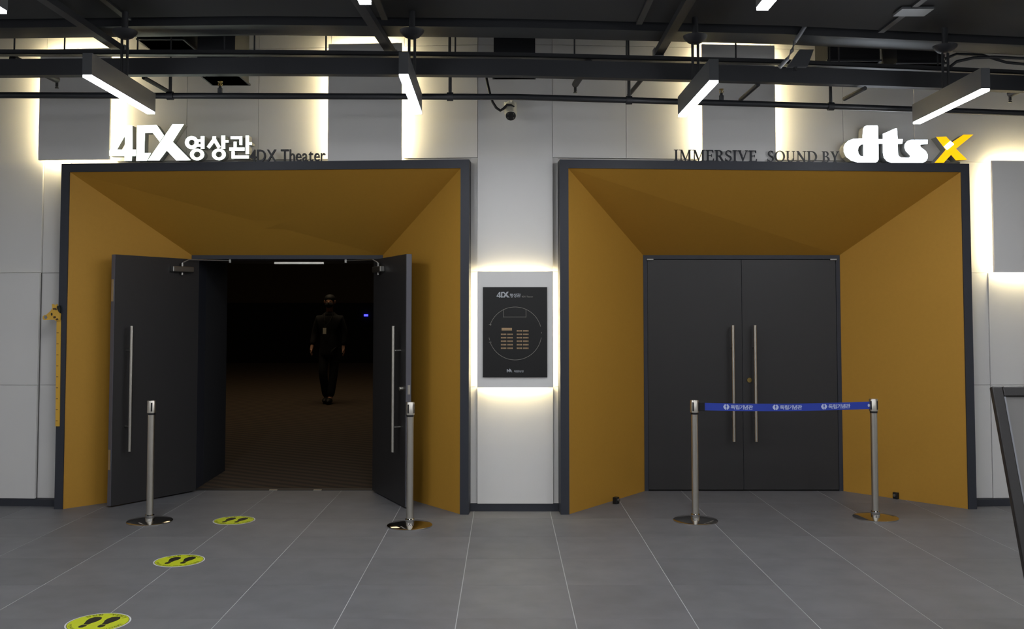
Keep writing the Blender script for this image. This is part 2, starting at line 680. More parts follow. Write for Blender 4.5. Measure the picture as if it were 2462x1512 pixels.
def leaf(root, hinge, ang, width, z1, hand, back_handle=True, front_handle=True, closer=False, lock=False):
    """hinge (x, y) at the frame face, ang = direction from the hinge along the leaf; hand +1 when the outer face lies to the left of that direction"""
    ex = Vector((math.cos(ang), math.sin(ang), 0))
    ey = Vector((-ex.y, ex.x, 0)) * hand          # towards the outside face
    o = Vector((*hinge, 0))

    def q(a, n, z):
        p = o + ex * a + ey * n
        return (p.x, p.y, z)

    def mp(a, n, z):
        return Vector(q(a, n, z))
    lf = MB(mp).box(0.003, width, -LT, 0, 0.012, z1).build('door_leaf', 'door_dark', root)
    hz0, hz1 = 0.44, 1.46
    if front_handle:
        pull_handle(lf, o, ex, ey, hz0, hz1, width - 0.095, 1)
    if back_handle:
        pull_handle(lf, o - ey * LT, ex, ey, hz0, hz1, width - 0.115, -1)
    # edge trim and flush bolts on the free edge
    MB(mp).box(width, width + 0.004, -LT + 0.004, -0.004, 0.012, z1).build('edge_trim', 'door_edge', lf)
    if closer:
        zc = z1 - 0.095
        cl = MB(mp).box(0.09, 0.31, -LT - 0.045, -LT, zc - 0.025, zc + 0.025).build('door_closer', 'steel_dull', lf, bevel=0.006)
        MB(mp).tube([(0.2, -LT - 0.022, zc + 0.025), (0.2, -LT - 0.022, zc + 0.055)], 0.012, 12).build('spindle', 'steel_dull', cl, smooth=True)
        MB(mp).tube([(0.2, -LT - 0.022, zc - 0.05), (0.2, -LT - 0.022, zc - 0.03)], 0.012, 12).build('cap', 'steel_dull', cl, smooth=True)
    if lock:
        MB(mp).tube([(width - 0.055 + 0.0, 0, 0.975), (width - 0.055, 0.012, 0.975)], 0.021, 20).build('lock_cylinder', 'brass', lf, smooth=True)
    return lf, q


def door_frame(root, x0, x1, dep=0.14):
    MB().box(x0, x0 + DF, DOOR_Y - 0.004, DOOR_Y + dep, 0, DZT).build('jamb', 'charcoal_paint', root)
    MB().box(x1 - DF, x1, DOOR_Y - 0.004, DOOR_Y + dep, 0, DZT).build('jamb', 'charcoal_paint', root)
    MB().box(x0 + DF, x1 - DF, DOOR_Y - 0.004, DOOR_Y + dep, DZT - DF, DZT).build('head', 'charcoal_paint', root)


# closed pair on the right
d1 = struct(empty('door_1', ((RX0 + RX1) / 2, DOOR_Y, 0)), 'closed dark grey double doors with steel bar handles')
door_frame(d1, RX0, RX1)
LW = (RX1 - RX0 - 2 * DF) / 2 - 0.0025
la, _ = leaf(d1, (RX0 + DF, DOOR_Y), 0.0, LW, DZT - DF - 0.006, -1, back_handle=False)
lb, _ = leaf(d1, (RX1 - DF, DOOR_Y), math.pi, LW, DZT - DF - 0.006, 1, back_handle=False, lock=True)
for x, s in ((RX0 + 0.06, 1), (RX1 - 0.06, -1)):
    MB().box(x - 0.03, x + 0.03, DOOR_Y - 0.02, DOOR_Y, DZT - DF - 0.012, DZT - DF + 0.004).build('pivot', 'steel_dull', d1, bevel=0.003)
MB().box(RX0 + DF, RX1 - DF, DOOR_Y + 0.08, DOOR_Y + 0.1, 0.0, DZT - DF).build('stop_panel', 'theatre_black', d1)

# open pair on the left
d2 = struct(empty('door_2', ((LX0 + LX1) / 2, DOOR_Y, 0)), 'open dark grey double doors into the dark theatre')
door_frame(d2, LX0, LX1, 0.30)
HLx, HRx = LX0 + DF, LX1 - DF
lz = DZT - DF - 0.006
fe = atZ(270, 1213, 0.012)                      # where the free corner of the left leaf stands
aL = math.atan2(fe.y - DOOR_Y, fe.x - HLx)
print('left leaf', math.degrees(aL), (Vector((fe.x - HLx, fe.y - DOOR_Y))).length, LW)
lfL, qL = leaf(d2, (HLx, DOOR_Y), aL, LW, lz, -1, closer=True, front_handle=False)
best = None
for k in range(60, 160):
    an = -R(k * 0.5 + 0)
    p = Vector((HRx + LW * math.cos(an), DOOR_Y + LW * math.sin(an)))
    pxx = VX + F_PX * p.x / (p.y * _c)
    e = abs(pxx - 990)
    if best is None or e < best[0]:
        best = (e, an)
aR = best[1]
print('right leaf', math.degrees(aR))
lfR, qR = leaf(d2, (HRx, DOOR_Y), aR, LW, lz, 1, closer=True, front_handle=False)
# edge bolts
for lf_, q_, sg in ((lfL, qL, 1),):
    for za, zb in ((1.66, 1.84), (0.30, 0.46)):
        pa, pb = q_(LW + 0.004, -0.036, za), q_(LW + 0.0075, -0.014, zb)
        e0, e1, e2, e3 = q_(LW + 0.003, -0.038, 0), q_(LW + 0.003, -0.012, 0), q_(LW + 0.008, -0.012, 0), q_(LW + 0.008, -0.038, 0)
        bxm = MB()
        bxm.add([(*e[:2], z) for z in (za, zb) for e in (e0, e1, e2, e3)], [(0, 1, 2, 3), (7, 6, 5, 4), (0, 4, 5, 1), (1, 5, 6, 2), (2, 6, 7, 3), (3, 7, 4, 0)])
        bxm.build('flush_bolt', 'steel', lf_)
# lock plate and thumb turn on the right leaf
za, zb = 0.93, 0.985
e = [qR(LW + 0.003, -0.034, 0), qR(LW + 0.003, -0.012, 0), qR(LW + 0.008, -0.012, 0), qR(LW + 0.008, -0.034, 0)]
MB().add([(*p[:2], z) for z in (za - 0.02, zb) for p in e], [(0, 1, 2, 3), (7, 6, 5, 4), (0, 4, 5, 1), (1, 5, 6, 2), (2, 6, 7, 3), (3, 7, 4, 0)]).build('strike_plate', 'steel', lfR)
tk = MB().tube([qR(LW - 0.06, -LT, 0.955), qR(LW - 0.06, -LT - 0.03, 0.955)], 0.016, 14).build('thumb_turn', 'steel', lfR, smooth=True)
# closer arms from the head of the frame to the leaves
for q_, hx, s in ((qL, HLx, 1), (qR, HRx, -1)):
    zc = lz - 0.095 + 0.055
    a = q_(0.2, -LT - 0.022, zc)
    mid_ = (hx + s * 0.12, DOOR_Y - 0.03, zc + 0.035)
    end_ = (hx + s * 0.30, DOOR_Y + 0.03, zc + 0.035)
    ar = MB().tube([a, (a[0] + s * 0.05, a[1] + 0.02, zc + 0.03), mid_, end_], 0.006, 8).build('closer_arm', 'steel_dull', d2, smooth=True)
    MB().box(end_[0] - 0.009, end_[0] + 0.009, end_[1] - 0.012, end_[1] + 0.012, zc + 0.015, lz + 0.006).build('arm_shoe', 'steel_dull', d2)
cx = (LX0 + LX1) / 2
# coordinator bar and strike plates
xa, xb = atY(660, 632, DOOR_Y + 0.02).x, atY(779, 632, DOOR_Y + 0.02).x
zz = atY(720, 632, DOOR_Y + 0.02).z
MB().box(xa, xb, DOOR_Y + 0.01, DOOR_Y + 0.05, zz - 0.01, zz + 0.008).build('coordinator_bar', 'steel', d2)
for px in (660, 766):
    p = atZ(px, 1175, 0.006)
    MB().box(p.x - 0.035, p.x + 0.035, DOOR_Y + 0.02, DOOR_Y + 0.05, 0.001, 0.007).build('floor_strike', 'steel', d2)
MB().box(LX0 + DF, LX1 - DF, DOOR_Y + 0.03, DOOR_Y + 0.12, -0.02, 0.004).build('threshold', 'metal_black', d2)

# ---- theatre beyond the open doors
TF = 24.5
tw = MB()
fy0 = DOOR_Y + 0.03
SL = 0.0225
x0, x1 = -12, 9
fm = MB()
fm.add([(x0, fy0, -0.002), (x1, fy0, -0.002), (x1, TF, SL * (TF - fy0)), (x0, TF, SL * (TF - fy0)), (x0, fy0, -0.1), (x1, fy0, -0.1), (x1, TF, -0.1), (x0, TF, -0.1)],
       [(0, 1, 2, 3), (4, 7, 6, 5), (0, 4, 5, 1), (1, 5, 6, 2), (2, 6, 7, 3), (3, 7, 4, 0)])
tfloor = struct(fm.build('floor_theatre', 'carpet'), 'dark brown striped carpet floor of the theatre')
# striped carpet material
nt = MATS['carpet'].node_tree
b = nt.nodes['Principled BSDF']
tc = nt.nodes.new('ShaderNodeTexCoord')
mpn = nt.nodes.new('ShaderNodeMapping')
mpn.inputs['Rotation'].default_value = (0, 0, R(-62))
wv = nt.nodes.new('ShaderNodeTexWave')
wv.inputs['Scale'].default_value = 2.4
wv.inputs['Distortion'].default_value = 1.2
wv.inputs['Detail'].default_value = 2
cr = nt.nodes.new('ShaderNodeValToRGB')
cr.color_ramp.elements[0].color = (*lin('2c2219'), 1)
cr.color_ramp.elements[1].color = (*lin('4c3c2a'), 1)
nt.links.new(tc.outputs['Object'], mpn.inputs[0])
nt.links.new(mpn.outputs[0], wv.inputs['Vector'])
nt.links.new(wv.outputs['Fac'], cr.inputs[0])
nt.links.new(cr.outputs[0], b.inputs['Base Color'])
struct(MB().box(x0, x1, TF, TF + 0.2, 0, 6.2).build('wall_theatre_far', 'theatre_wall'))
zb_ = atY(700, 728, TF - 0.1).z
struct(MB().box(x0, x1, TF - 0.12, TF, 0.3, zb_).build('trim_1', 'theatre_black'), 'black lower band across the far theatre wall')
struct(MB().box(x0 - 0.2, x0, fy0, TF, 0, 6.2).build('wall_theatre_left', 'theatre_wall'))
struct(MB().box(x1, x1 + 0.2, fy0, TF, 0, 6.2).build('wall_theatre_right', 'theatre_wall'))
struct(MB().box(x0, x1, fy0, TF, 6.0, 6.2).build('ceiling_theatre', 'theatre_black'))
# passage side walls and wall between lobby and theatre
pw = MB()
pw.box(LX0 - 0.3, LX0 + DF - 0.002, DOOR_Y + 0.31, 9.42, 0, 6.0)
struct(pw.build('wall_passage_left', 'passage_dark'))
struct(MB().box(LX1 - DF + 0.002, LX1 + 0.3, DOOR_Y + 0.31, 9.42, 0, 6.0).build('wall_passage_right', 'theatre_black'))
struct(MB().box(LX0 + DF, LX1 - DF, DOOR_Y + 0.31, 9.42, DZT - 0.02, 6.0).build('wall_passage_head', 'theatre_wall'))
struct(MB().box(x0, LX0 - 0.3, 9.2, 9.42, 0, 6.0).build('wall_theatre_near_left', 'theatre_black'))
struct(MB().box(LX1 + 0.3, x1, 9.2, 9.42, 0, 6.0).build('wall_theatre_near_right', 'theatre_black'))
ld = bpy.data.lights.new('theatre_fill', 'AREA')  # added area light without a fitting, lifts the dark carpet and person
ld.energy = THEATRE_W
ld.color = (1.0, 0.78, 0.5)
ld.size = 3.0
lo = bpy.data.objects.new('theatre_fill', ld)
lo.location = (-3.2, 15.0, 5.6)
COL.objects.link(lo)
tag(lo, 'added warm fill light, unseen, high in the theatre', 'light')
p = atY(880, 758, TF - 0.14)
bl = MB().box(p.x - 0.05, p.x + 0.05, TF - 0.16, TF - 0.12, p.z - 0.025, p.z + 0.025).build('indicator_light', 'led_blue')
tag(bl, 'small blue indicator light glowing inside the dark theatre', 'light')


# ================================================================ CEILING SERVICES
LZ = 2.95                                       # underside of the linear lights


def linear_light(near, far, label, group='linear ceiling lights', rods=True):
    n, f = Vector(near), Vector(far)
    ex = (f - n).normalized()
    ey = Vector((ex.y, -ex.x, 0))

    def mp(a, s, z):
        p = n + ex * a + ey * s
        return Vector((p.x, p.y, z))
    L = (f - n).length
    root = tag(empty('linear_light', (n + f) / 2), label, 'ceiling light', group)
    w = 0.028
    bd = MB(mp)
    bd.box(0, L, -w, -w + 0.003, LZ, LZ + 0.13).box(0, L, w - 0.003, w, LZ, LZ + 0.13).box(0, L, -w + 0.003, w - 0.003, LZ + 0.02, LZ + 0.13)
    bd.box(0, 0.003, -w + 0.003, w - 0.003, LZ, LZ + 0.02).box(L - 0.003, L, -w + 0.003, w - 0.003, LZ, LZ + 0.02)
    bd.build('housing', 'lamp_housing', root)
    MB(mp).box(0.003, L - 0.003, -w + 0.003, w - 0.003, LZ - 0.013, LZ + 0.012).build('diffuser', 'lamp_glow', root)
    if rods:
        for sd_ in (-0.018, 0.018):
            MB(mp).tube([(L * 0.53, sd_, LZ + 0.13), (L * 0.53, sd_, 3.335)], 0.009, 8).build('hanger_rod', 'metal_black', root, smooth=True)
        cpos = mp(L * 0.53, 0, 0)
        MB().lathe([(0.03, 3.325), (0.05, 3.335), (0.075, 3.36), (0.08, 3.375)], (cpos.x, cpos.y, 0), 16).build('canopy', 'metal_black', root, smooth=True)
        MB().tube([(cpos.x, cpos.y, 3.37), (cpos.x, cpos.y, 3.5)], 0.02, 10).build('stem', 'metal_black', root, smooth=True)
    return root


LIT = [((209, 180), (363, 270), 'leftmost of the four full linear lights, above the white 4DX sign'),
       ((970, 178), (1001, 270), 'linear light nearest the bullet camera, left of it'),
       ((1717, 193), (1636, 277), 'linear light above the IMMERSIVE lettering, right of the bullet camera'),
       ((2370, 213), (2207, 294), 'rightmost linear light, right above the glowing dts sign')]
A = []
for a, b_, lab in LIT:
    n, f = atZ(*a, LZ), atZ(*b_, LZ)
    f.x = n.x + (f.x - n.x) * 0.5
    A.append((n, f))
    linear_light(n, f, 'black housed ' + lab)
print('lights', [(tuple(round(x, 2) for x in n), tuple(round(x, 2) for x in f)) for n, f in A])
B = [((4, 27), 'linear light cut by the top left corner of the picture'), ((879, 5), 'linear light whose tip shows at the top edge, left of the middle'),
     ((1832, 19), 'linear light whose tip shows at the top edge, right of the middle')]
for (px, py), lab in B:
    f = atZ(px, py, LZ)
    linear_light((f.x, f.y - 1.02, LZ), f, 'black housed ' + lab)
hid = 'black housed linear light further back over the lobby, out of the picture'
for k in range(3):
    for x in (-5.0, -2.72, -0.7, 1.33, 3.3, 5.3):
        y = 4.4 - 2.3 * k
        if k == 0 and x < 3 and x > -4:
            continue
        linear_light((x, y - 1.02, LZ), (x, y, LZ), hid, 'linear lights out of the picture', rods=False)


def line_z(pts, z):
    return [atZ(px, py, z) for px, py in pts]


def sweep(path, dy0, dy1, z0, z1, name, material, parent=None):
    """box section swept along a horizontal path; dy = offset in Y, z absolute"""
    mb = MB()
    sec = [(dy0, z0), (dy1, z0), (dy1, z1), (dy0, z1)]
    vs = [(p.x, p.y + d, z) for p in path for d, z in sec]
    fs = []
    for i in range(len(path) - 1):
        for k in range(4):
            fs.append((i * 4 + k, i * 4 + (k + 1) % 4, i * 4 + 4 + (k + 1) % 4, i * 4 + 4 + k))
    fs += [(3, 2, 1, 0), tuple((len(path) - 1) * 4 + k for k in range(4))]
    return mb.add(vs, fs).build(name, material, parent)


def ext(path, l=2.0):
    a, b = path[0], path[-1]
    da, db = (path[0] - path[1]).normalized(), (path[-1] - path[-2]).normalized()
    return [a + da * l] + path + [b + db * l]


def interp(path, x):
    for p, q in zip(path, path[1:]):
        if p.x <= x <= q.x:
            t = (x - p.x) / (q.x - p.x)
            return p + (q - p) * t
    return path[0] if x < path[0].x else path[-1]


# main carrying beam
z = 3.205
pb = ext(line_z([(60, 187), (640, 183), (1240, 187), (1860, 203), (2400, 222)], z))
beam = sweep(pb, -0.07, 0.0, z, z + 0.115, 'ceiling_beam', 'metal_black')
tag(beam, 'deep black beam running across just above the linear lights', 'beam')
# cable tray above it
z = 3.37
pt = ext(line_z([(60, 136), (640, 137), (1240, 143), (1860, 158), (2400, 182)], z))
tray = tag(empty('cable_tray', (0, interp(pt, 0).y, z)), 'slim black cable tray on thin rods behind the deep beam', 'cable tray')
sweep(pt, -0.07, 0.0, z, z + 0.008, 'tray_floor', 'metal_black', tray)
sweep(pt, -0.07, -0.062, z, z + 0.032, 'tray_side', 'metal_black', tray)
sweep(pt, -0.008, 0.0, z, z + 0.032, 'tray_side', 'metal_black', tray)
for px in (29, 150, 326, 535, 608, 780, 1078, 1093, 1385, 1515, 1790, 2060, 2330):
    x = atZ(px, 130, z).x
    p = interp(pt, x)
    MB().tube([(p.x, p.y - 0.035, z + 0.005), (p.x, p.y - 0.035, CEIL_Z)], 0.006, 8).build('hanger_rod', 'metal_black', tray, smooth=True)
# upper ducts filling the top of the picture
z = 3.48
pd = ext(line_z([(60, 92), (640, 85), (1240, 91), (1860, 106), (2400, 130)], z))
dA = sweep(pd, -0.24, 0.0, z, z + 0.3, 'steel_joist', 'metal_black')
tag(dA, 'wide black joist above the cable tray, behind the big duct', 'joist')
du = tag(empty('air_duct', (0, 5.9, z + 0.03)), 'broad black rectangular air duct filling the top of the picture', 'duct')
sweep(pd, -1.5, -0.33, z + 0.03, z + 0.5, 'duct_body', 'ceiling_black', du)
for i in range(6):
    x = -4.2 + i * 1.7
    p = interp(pd, x)
    MB().box(x - 0.02, x + 0.02, p.y - 1.52, p.y - 0.31, z + 0.018, z + 0.52).build('duct_flange', 'metal_black', du)
z2 = 3.62
for k, off in enumerate((-1.75, -1.92, -2.08)):
    pc = [Vector((p.x, p.y + off, z2 + 0.03 * (k % 2))) for p in pd]
    cdt = MB().tube(pc, 0.02 + 0.006 * (k == 0), 8).build('conduit', 'pipe_black', smooth=True)
    tag(cdt, ['thickest', 'middle', 'nearest'][k] + ' of three black conduits in front of the big duct', 'conduit', 'conduits in front of the duct')
dB = MB()
sB = sweep(pd, -3.6, -2.35, 3.75, 4.2, 'air_duct', 'ceiling_black')
tag(sB, 'second black duct high overhead nearer the viewer', 'duct')
# cross rails running towards the wall
for i, (pn, pf, lab) in enumerate((((100, 0), (292, 128), 'left of the three black cross rails, beside the leftmost linear light'), ((868, 20), (945, 140), 'middle one of the three black cross rails, meeting the beam left of the bullet camera'),
                                   ((1662, 0), (1583, 135), 'right of the three black cross rails, over the IMMERSIVE lettering'))):
    f = atZ(*pf, 3.42)
    n = atZ(*pn, 3.42)
    d = (n - f).normalized()
    n = f + d * 2.4
    rt = tag(empty('cross_rail', f), lab, 'rail', 'black cross rails under the ceiling')
    e = Vector((d.y, -d.x, 0)) * 0.03
    MB().add([tuple(q + s + Vector((0, 0, zz_))) for q in (f, n) for s, zz_ in ((e, 0), (-e, 0), (-e, 0.045), (e, 0.045))],
             [(0, 1, 2, 3), (7, 6, 5, 4), (0, 4, 5, 1), (1, 5, 6, 2), (2, 6, 7, 3), (3, 7, 4, 0)]).build('rail', 'metal_black', rt)
    MB().box(f.x - 0.035, f.x + 0.035, f.y - 0.03, f.y + 0.05, 3.41, 3.475).build('bracket', 'galvanised', rt)
# canopies of the light rods on the joist
# sprinkler pipe with fittings
z = 3.11
pp = ext(line_z([(60, 229), (640, 231), (1240, 233), (1860, 251), (2400, 270)], z), 1.5)
pipe = tag(empty('sprinkler_pipe', (0, interp(pp, 0).y, z)), 'thin black sprinkler pipe running across in front of the white panels', 'pipe')
MB().tube(pp, 0.022, 14).build('pipe_run', 'pipe_black', pipe, smooth=True)
for px in (418, 1083, 1515, 2028):
    p = interp(pp, atZ(px, 236, z).x)
    MB().tube([(p.x - 0.022, p.y, z), (p.x + 0.022, p.y, z)], 0.031, 14).build('clamp', 'metal_black', pipe, smooth=True)
    MB().tube([(p.x, p.y, z + 0.02), (p.x, p.y, z + 0.16)], 0.012, 8).build('hanger_rod', 'metal_black', pipe, smooth=True)
    MB().tube([(p.x, p.y, z + 0.16), (p.x, p.y, CEIL_Z)], 0.006, 8).build('hanger_rod', 'metal_black', pipe, smooth=True)
for px, lab in ((536, 'upright brass sprinkler head on the thin pipe above the 영상관 letters'), (1746, 'upright brass sprinkler head on the thin pipe above the IMMERSIVE lettering')):
    p = interp(pp, atZ(px, 236, z).x)
    s = MB().lathe([(0.018, 0.0), (0.018, 0.035), (0.011, 0.04), (0.009, 0.055)], (p.x, p.y, z + 0.018), 12).build('sprinkler_head', 'metal_black', pipe, smooth=True)
    s['label'] = lab
    MB().lathe([(0.004, 0.055), (0.004, 0.08), (0.018, 0.082), (0.018, 0.085)], (p.x, p.y, z + 0.018), 12).build('deflector', 'brass', s, smooth=True)
    for k in (-1, 1):
        MB().tube([(p.x + k * 0.008, p.y, z + 0.07), (p.x + k * 0.014, p.y, z + 0.085), (p.x + k * 0.004, p.y, z + 0.1)], 0.003, 6).build('frame_arm', 'brass', s)
# pendent branch heads coming down towards the wall
for px, py, lab in ((137, 192, 'black branch pipe with drop nozzle beside the leftmost proud panel'), (1383, 203, 'black branch pipe with drop nozzle right of the bullet camera'),
                    (2428, 226, 'black branch pipe with drop nozzle at the right edge of the picture')):
    q = atY(px, py, 7.25)
    r = tag(empty('branch_nozzle', q), lab, 'sprinkler', 'drop nozzles on branch pipes')
    sx = -1 if px < 1215 else 1
    MB().tube([q, (q.x + sx * 0.06, q.y - 0.55, q.z + 0.02)], 0.026, 10).build('branch_pipe', 'pipe_black', r, smooth=True)
    MB().tube([(q.x, q.y, q.z - 0.005), (q.x, q.y, q.z - 0.05)], 0.011, 8).build('nozzle_stem', 'pipe_black', r, smooth=True)
    MB().lathe([(0.004, -0.07), (0.014, -0.068), (0.014, -0.06), (0.006, -0.05)], tuple(q), 10).build('nozzle_tip', 'steel_dull', r, smooth=True)
# diagonal brace struts
for (a, b_, lab) in (((345, 186), (408, 222), 'dark diagonal brace strut above the left end of the 영상관 letters'), ((1545, 188), (1512, 228), 'dark diagonal brace strut left of the IMMERSIVE lettering'),
                     ((1823, 203), (1780, 240), 'dark diagonal brace strut between two linear lights on the right'), ((2080, 212), (2030, 238), 'dark diagonal brace strut above the dts letters')):
    pa, pb_ = atY(*a, 6.75), atY(*b_, 7.05)
    tag(MB().tube([pa, pb_], 0.016, 8).build('brace_strut', 'metal_black', smooth=True), lab, 'brace', 'diagonal brace struts')
# hanging air boxes near the wall
for (xa, xb, pyb, Y0, Y1, lab, mt) in ((374, 476, 128, 6.95, 7.3, 'black air box hanging high above the 4DX letters', 'ceiling_black'), (1188, 1284, 190, 7.0, 7.3, 'black air box hanging above the bullet camera', 'ceiling_black'),
                                        (512, 598, 205, 6.9, 7.28, 'grey bottomed air box above the 영상관 letters', 'metal_black'), (1960, 2080, 172, 7.2, 7.5, 'black air box above the dts letters', 'ceiling_black'), (2120, 2230, 178, 7.2, 7.5, 'black air box left of the rightmost linear light', 'ceiling_black')):
    q0, q1 = atY(xa, pyb, Y1), atY(xb, pyb, Y1)
    r = tag(empty('air_box', ((q0.x + q1.x) / 2, (Y0 + Y1) / 2, q0.z)), lab, 'air box', 'air boxes hung near the panels')
    MB().box(q0.x, q1.x, Y0, Y1, q0.z, q0.z + 0.42).build('box_body', mt, r)
    MB().box(q0.x - 0.012, q1.x + 0.012, Y0 - 0.012, Y1 + 0.012, q0.z, q0.z + 0.012).build('flange', 'metal_black', r)
    for sx in (0.2, 0.8):
        MB().tube([(q0.x + (q1.x - q0.x) * sx, (Y0 + Y1) / 2, q0.z + 0.42), (q0.x + (q1.x - q0.x) * sx, (Y0 + Y1) / 2, CEIL_Z)], 0.005, 6).build('hanger_rod', 'metal_black', r)
# flexible conduit and pale junction box on the right
pts = [atY(px, py, 6.45) for px, py in ((1936, 62), (1925, 80), (1910, 102), (1904, 122), (1893, 142), (1874, 162))]
tag(MB().tube(pts, 0.014, 10).build('flexible_conduit', 'galvanised', smooth=True), 'pale flexible conduit curving down to the deep beam', 'conduit')
a_, b_ = atY(1900, 160, 6.62), atY(1945, 160, 6.62)
jb = tag(empty('junction_box', (a_.x, 6.62, a_.z)), 'pale grey flat junction box beside the curved conduit', 'junction box')
MB().add([(a_.x - 0.02, 6.62, a_.z), (b_.x - 0.01, 6.62, a_.z), (b_.x + 0.08, 6.75, a_.z + 0.16), (a_.x + 0.11, 6.75, a_.z + 0.16),
          (a_.x - 0.02, 6.66, a_.z), (b_.x - 0.01, 6.66, a_.z), (b_.x + 0.08, 6.79, a_.z + 0.16), (a_.x + 0.11, 6.79, a_.z + 0.16)],
         [(0, 1, 2, 3), (7, 6, 5, 4), (0, 4, 5, 1), (1, 5, 6, 2), (2, 6, 7, 3), (3, 7, 4, 0)]).build('box_body', 'galvanised', jb)
MB().box(a_.x + 0.03, a_.x + 0.05, 6.62, 6.66, a_.z - 0.02, a_.z).build('gland', 'metal_black', jb)
# loose cables on the far right
for k, (pl, lab) in enumerate((([(2285, 160), (2300, 148), (2340, 139), (2390, 137), (2450, 140), (2520, 142)], 'upper black cable looping along the right end of the tray'),
                               ([(2270, 142), (2300, 130), (2360, 132), (2420, 150), (2500, 158)], 'lower black cable sagging at the right end of the tray'))):
    tag(MB().tube([atY(px, py, 7.0 + 0.06 * k) for px, py in pl], 0.011, 8).build('cable', 'pipe_black', smooth=True), lab, 'cable', 'cables at the right end of the tray')

# louvred grille and pale cover plate high on the right
gq0, gq1 = atY(2322, 24, 6.1), atY(2392, 24, 6.1)
gl = tag(empty('air_grille', ((gq0.x + gq1.x) / 2, 6.0, gq0.z)), 'slatted air grille in the black ceiling at the top right', 'grille')
MB().box(gq0.x - 0.02, gq1.x + 0.02, 5.6, 6.14, gq0.z + 0.03, gq0.z + 0.06).build('backing', 'metal_black', gl)
for k in range(6):
    MB().box(gq0.x, gq1.x, 5.62 + k * 0.085, 5.65 + k * 0.085, gq0.z, gq0.z + 0.03).build('slat', 'galvanised', gl)
cq0, cq1 = atY(2135, 14, 6.1), atY(2232, 14, 6.1)
cv = MB().box(cq0.x + 0.03, cq1.x - 0.03, 5.95, 6.1, cq0.z - 0.07, cq0.z - 0.055).build('cover_plate', 'lamp_housing')
tag(cv, 'pale flat cover plate in the black ceiling at the top right', 'cover plate')

# ---- bullet security camera
cp = atY(1228, 268, 7.33)
cc = tag(empty('security_camera', cp), 'white bullet security camera with black lens face above the middle pier', 'camera')
ax = Vector((0.0, -0.80, -0.60)).normalized()
sd = Vector((1, 0, 0))
upv = sd.cross(ax)
if upv.z < 0:
    upv = -upv


def cm(a, s, t):
    return cp + ax * a + sd * s + upv * t


MB().tube([cm(-0.11, 0, 0), cm(0.075, 0, 0)], 0.043, 20).build('housing', 'camera_white', cc, smooth=True)
sh = MB(lambda a, s, t: cm(a, s, t))
arc = [(0.049 * math.cos(R(t)), 0.049 * math.sin(R(t))) for t in range(20, 161, 14)]
arc2 = [(0.046 * math.cos(R(t)), 0.046 * math.sin(R(t))) for t in range(160, 19, -14)]
sh.add([(x, s, t) for x in (-0.10, 0.10) for s, t in arc + arc2], [tuple(range(22)), tuple(range(43, 21, -1))] + [(i, (i + 1) % 22, 22 + (i + 1) % 22, 22 + i) for i in range(22)])
sh.build('sun_visor', 'camera_white', cc)
MB().tube([cm(0.075, 0, 0), cm(0.082, 0, 0)], 0.039, 20).build('lens_face', 'black_plastic', cc, smooth=True)
MB().tube([cm(0.082, 0, 0), cm(0.087, 0, 0)], 0.016, 16).build('lens', 'poster_black', cc, smooth=True)
for s in (-0.022, 0.022):
    for t in (-0.016, 0.018):
        MB().tube([cm(0.082, s, t), cm(0.084, s, t)], 0.004, 8).build('infrared_lamp', 'steel_dull', cc)
MB().tube([cm(-0.06, 0, 0.03), cm(-0.075, 0, 0.075), (cp.x, 7.56, cp.z + 0.075), ], 0.014, 10).build('bracket_arm', 'camera_white', cc, smooth=True)
MB().box(cp.x - 0.05, cp.x + 0.05, 7.555, 7.58, cp.z + 0.03, cp.z + 0.13).build('wall_plate', 'camera_white', cc, bevel=0.006)
cab = [atY(px, py, 7.3) for px, py in ((1168, 150), (1170, 190), (1177, 222), (1184, 245), (1193, 259), (1203, 266), (1212, 260), (1219, 252), (1228, 253), (1236, 258))]
MB().tube(cab, 0.0105, 10).build('cable', 'black_plastic', cc, smooth=True)

# ================================================================ SIGNS
def px_poly(pts, k, ox, oy, d, side):
    return [on_wall(ox + x / k, oy + y / k, d, side) for x, y in pts]


def sign_letter(root, shapes, m, d0, d1, face='sign_white', side='letter_side', name='letter'):
    """shapes: list of (outer, holes) in wall (u, z); a grey return with a glowing face"""
    body = MB(m)
    fc = MB(m)
    for o, hs in shapes:
        body.prism(o, d0 + 0.004, d1, hs)
        fc.prism(o, d0, d0 + 0.004, hs)
    b_ = body.build(name, side, root)
    fc.build('face', face, b_)
    return b_


SD = FD + 0.02                                # letter faces
K, OX, OY = 4.245, 240, 270


def q4(pts, d=SD):
    return px_poly(pts, K, OX, OY, d, 'L')


G4 = [([(268, 135), (330, 135), (330, 380), (366, 380), (362, 445), (325, 445), (323, 495), (252, 495), (252, 445), (98, 445), (98, 390)], [[(256, 235), (256, 380), (172, 380)]])]
GD = [([(380, 135), (578, 128), (652, 235), (610, 298), (540, 208), (458, 210), (452, 415), (520, 415), (478, 493), (372, 495)], [])]
GX = [([(742, 122), (856, 122), (742, 300), (925, 487), (780, 490), (682, 388), (605, 490), (490, 490)], [])]
GY1 = [(ellipse(937, 308, 68, 66), [ellipse(937, 308, 31, 31)]), (rect(1030, 243, 1066, 370), []), (rect(990, 276, 1032, 298), []), (rect(985, 326, 1032, 348), []), (ellipse(992, 430, 72, 59), [ellipse(992, 430, 36, 31)])]
GS = [([(1150, 245), (1183, 245), (1183, 270), (1232, 352), (1203, 367), (1166, 305), (1118, 369), (1092, 350), (1150, 270)], []), (rect(1240, 238, 1278, 372), []), (rect(1276, 284, 1312, 308), []), (ellipse(1214, 429, 70, 59), [ellipse(1214, 429, 34, 31)])]
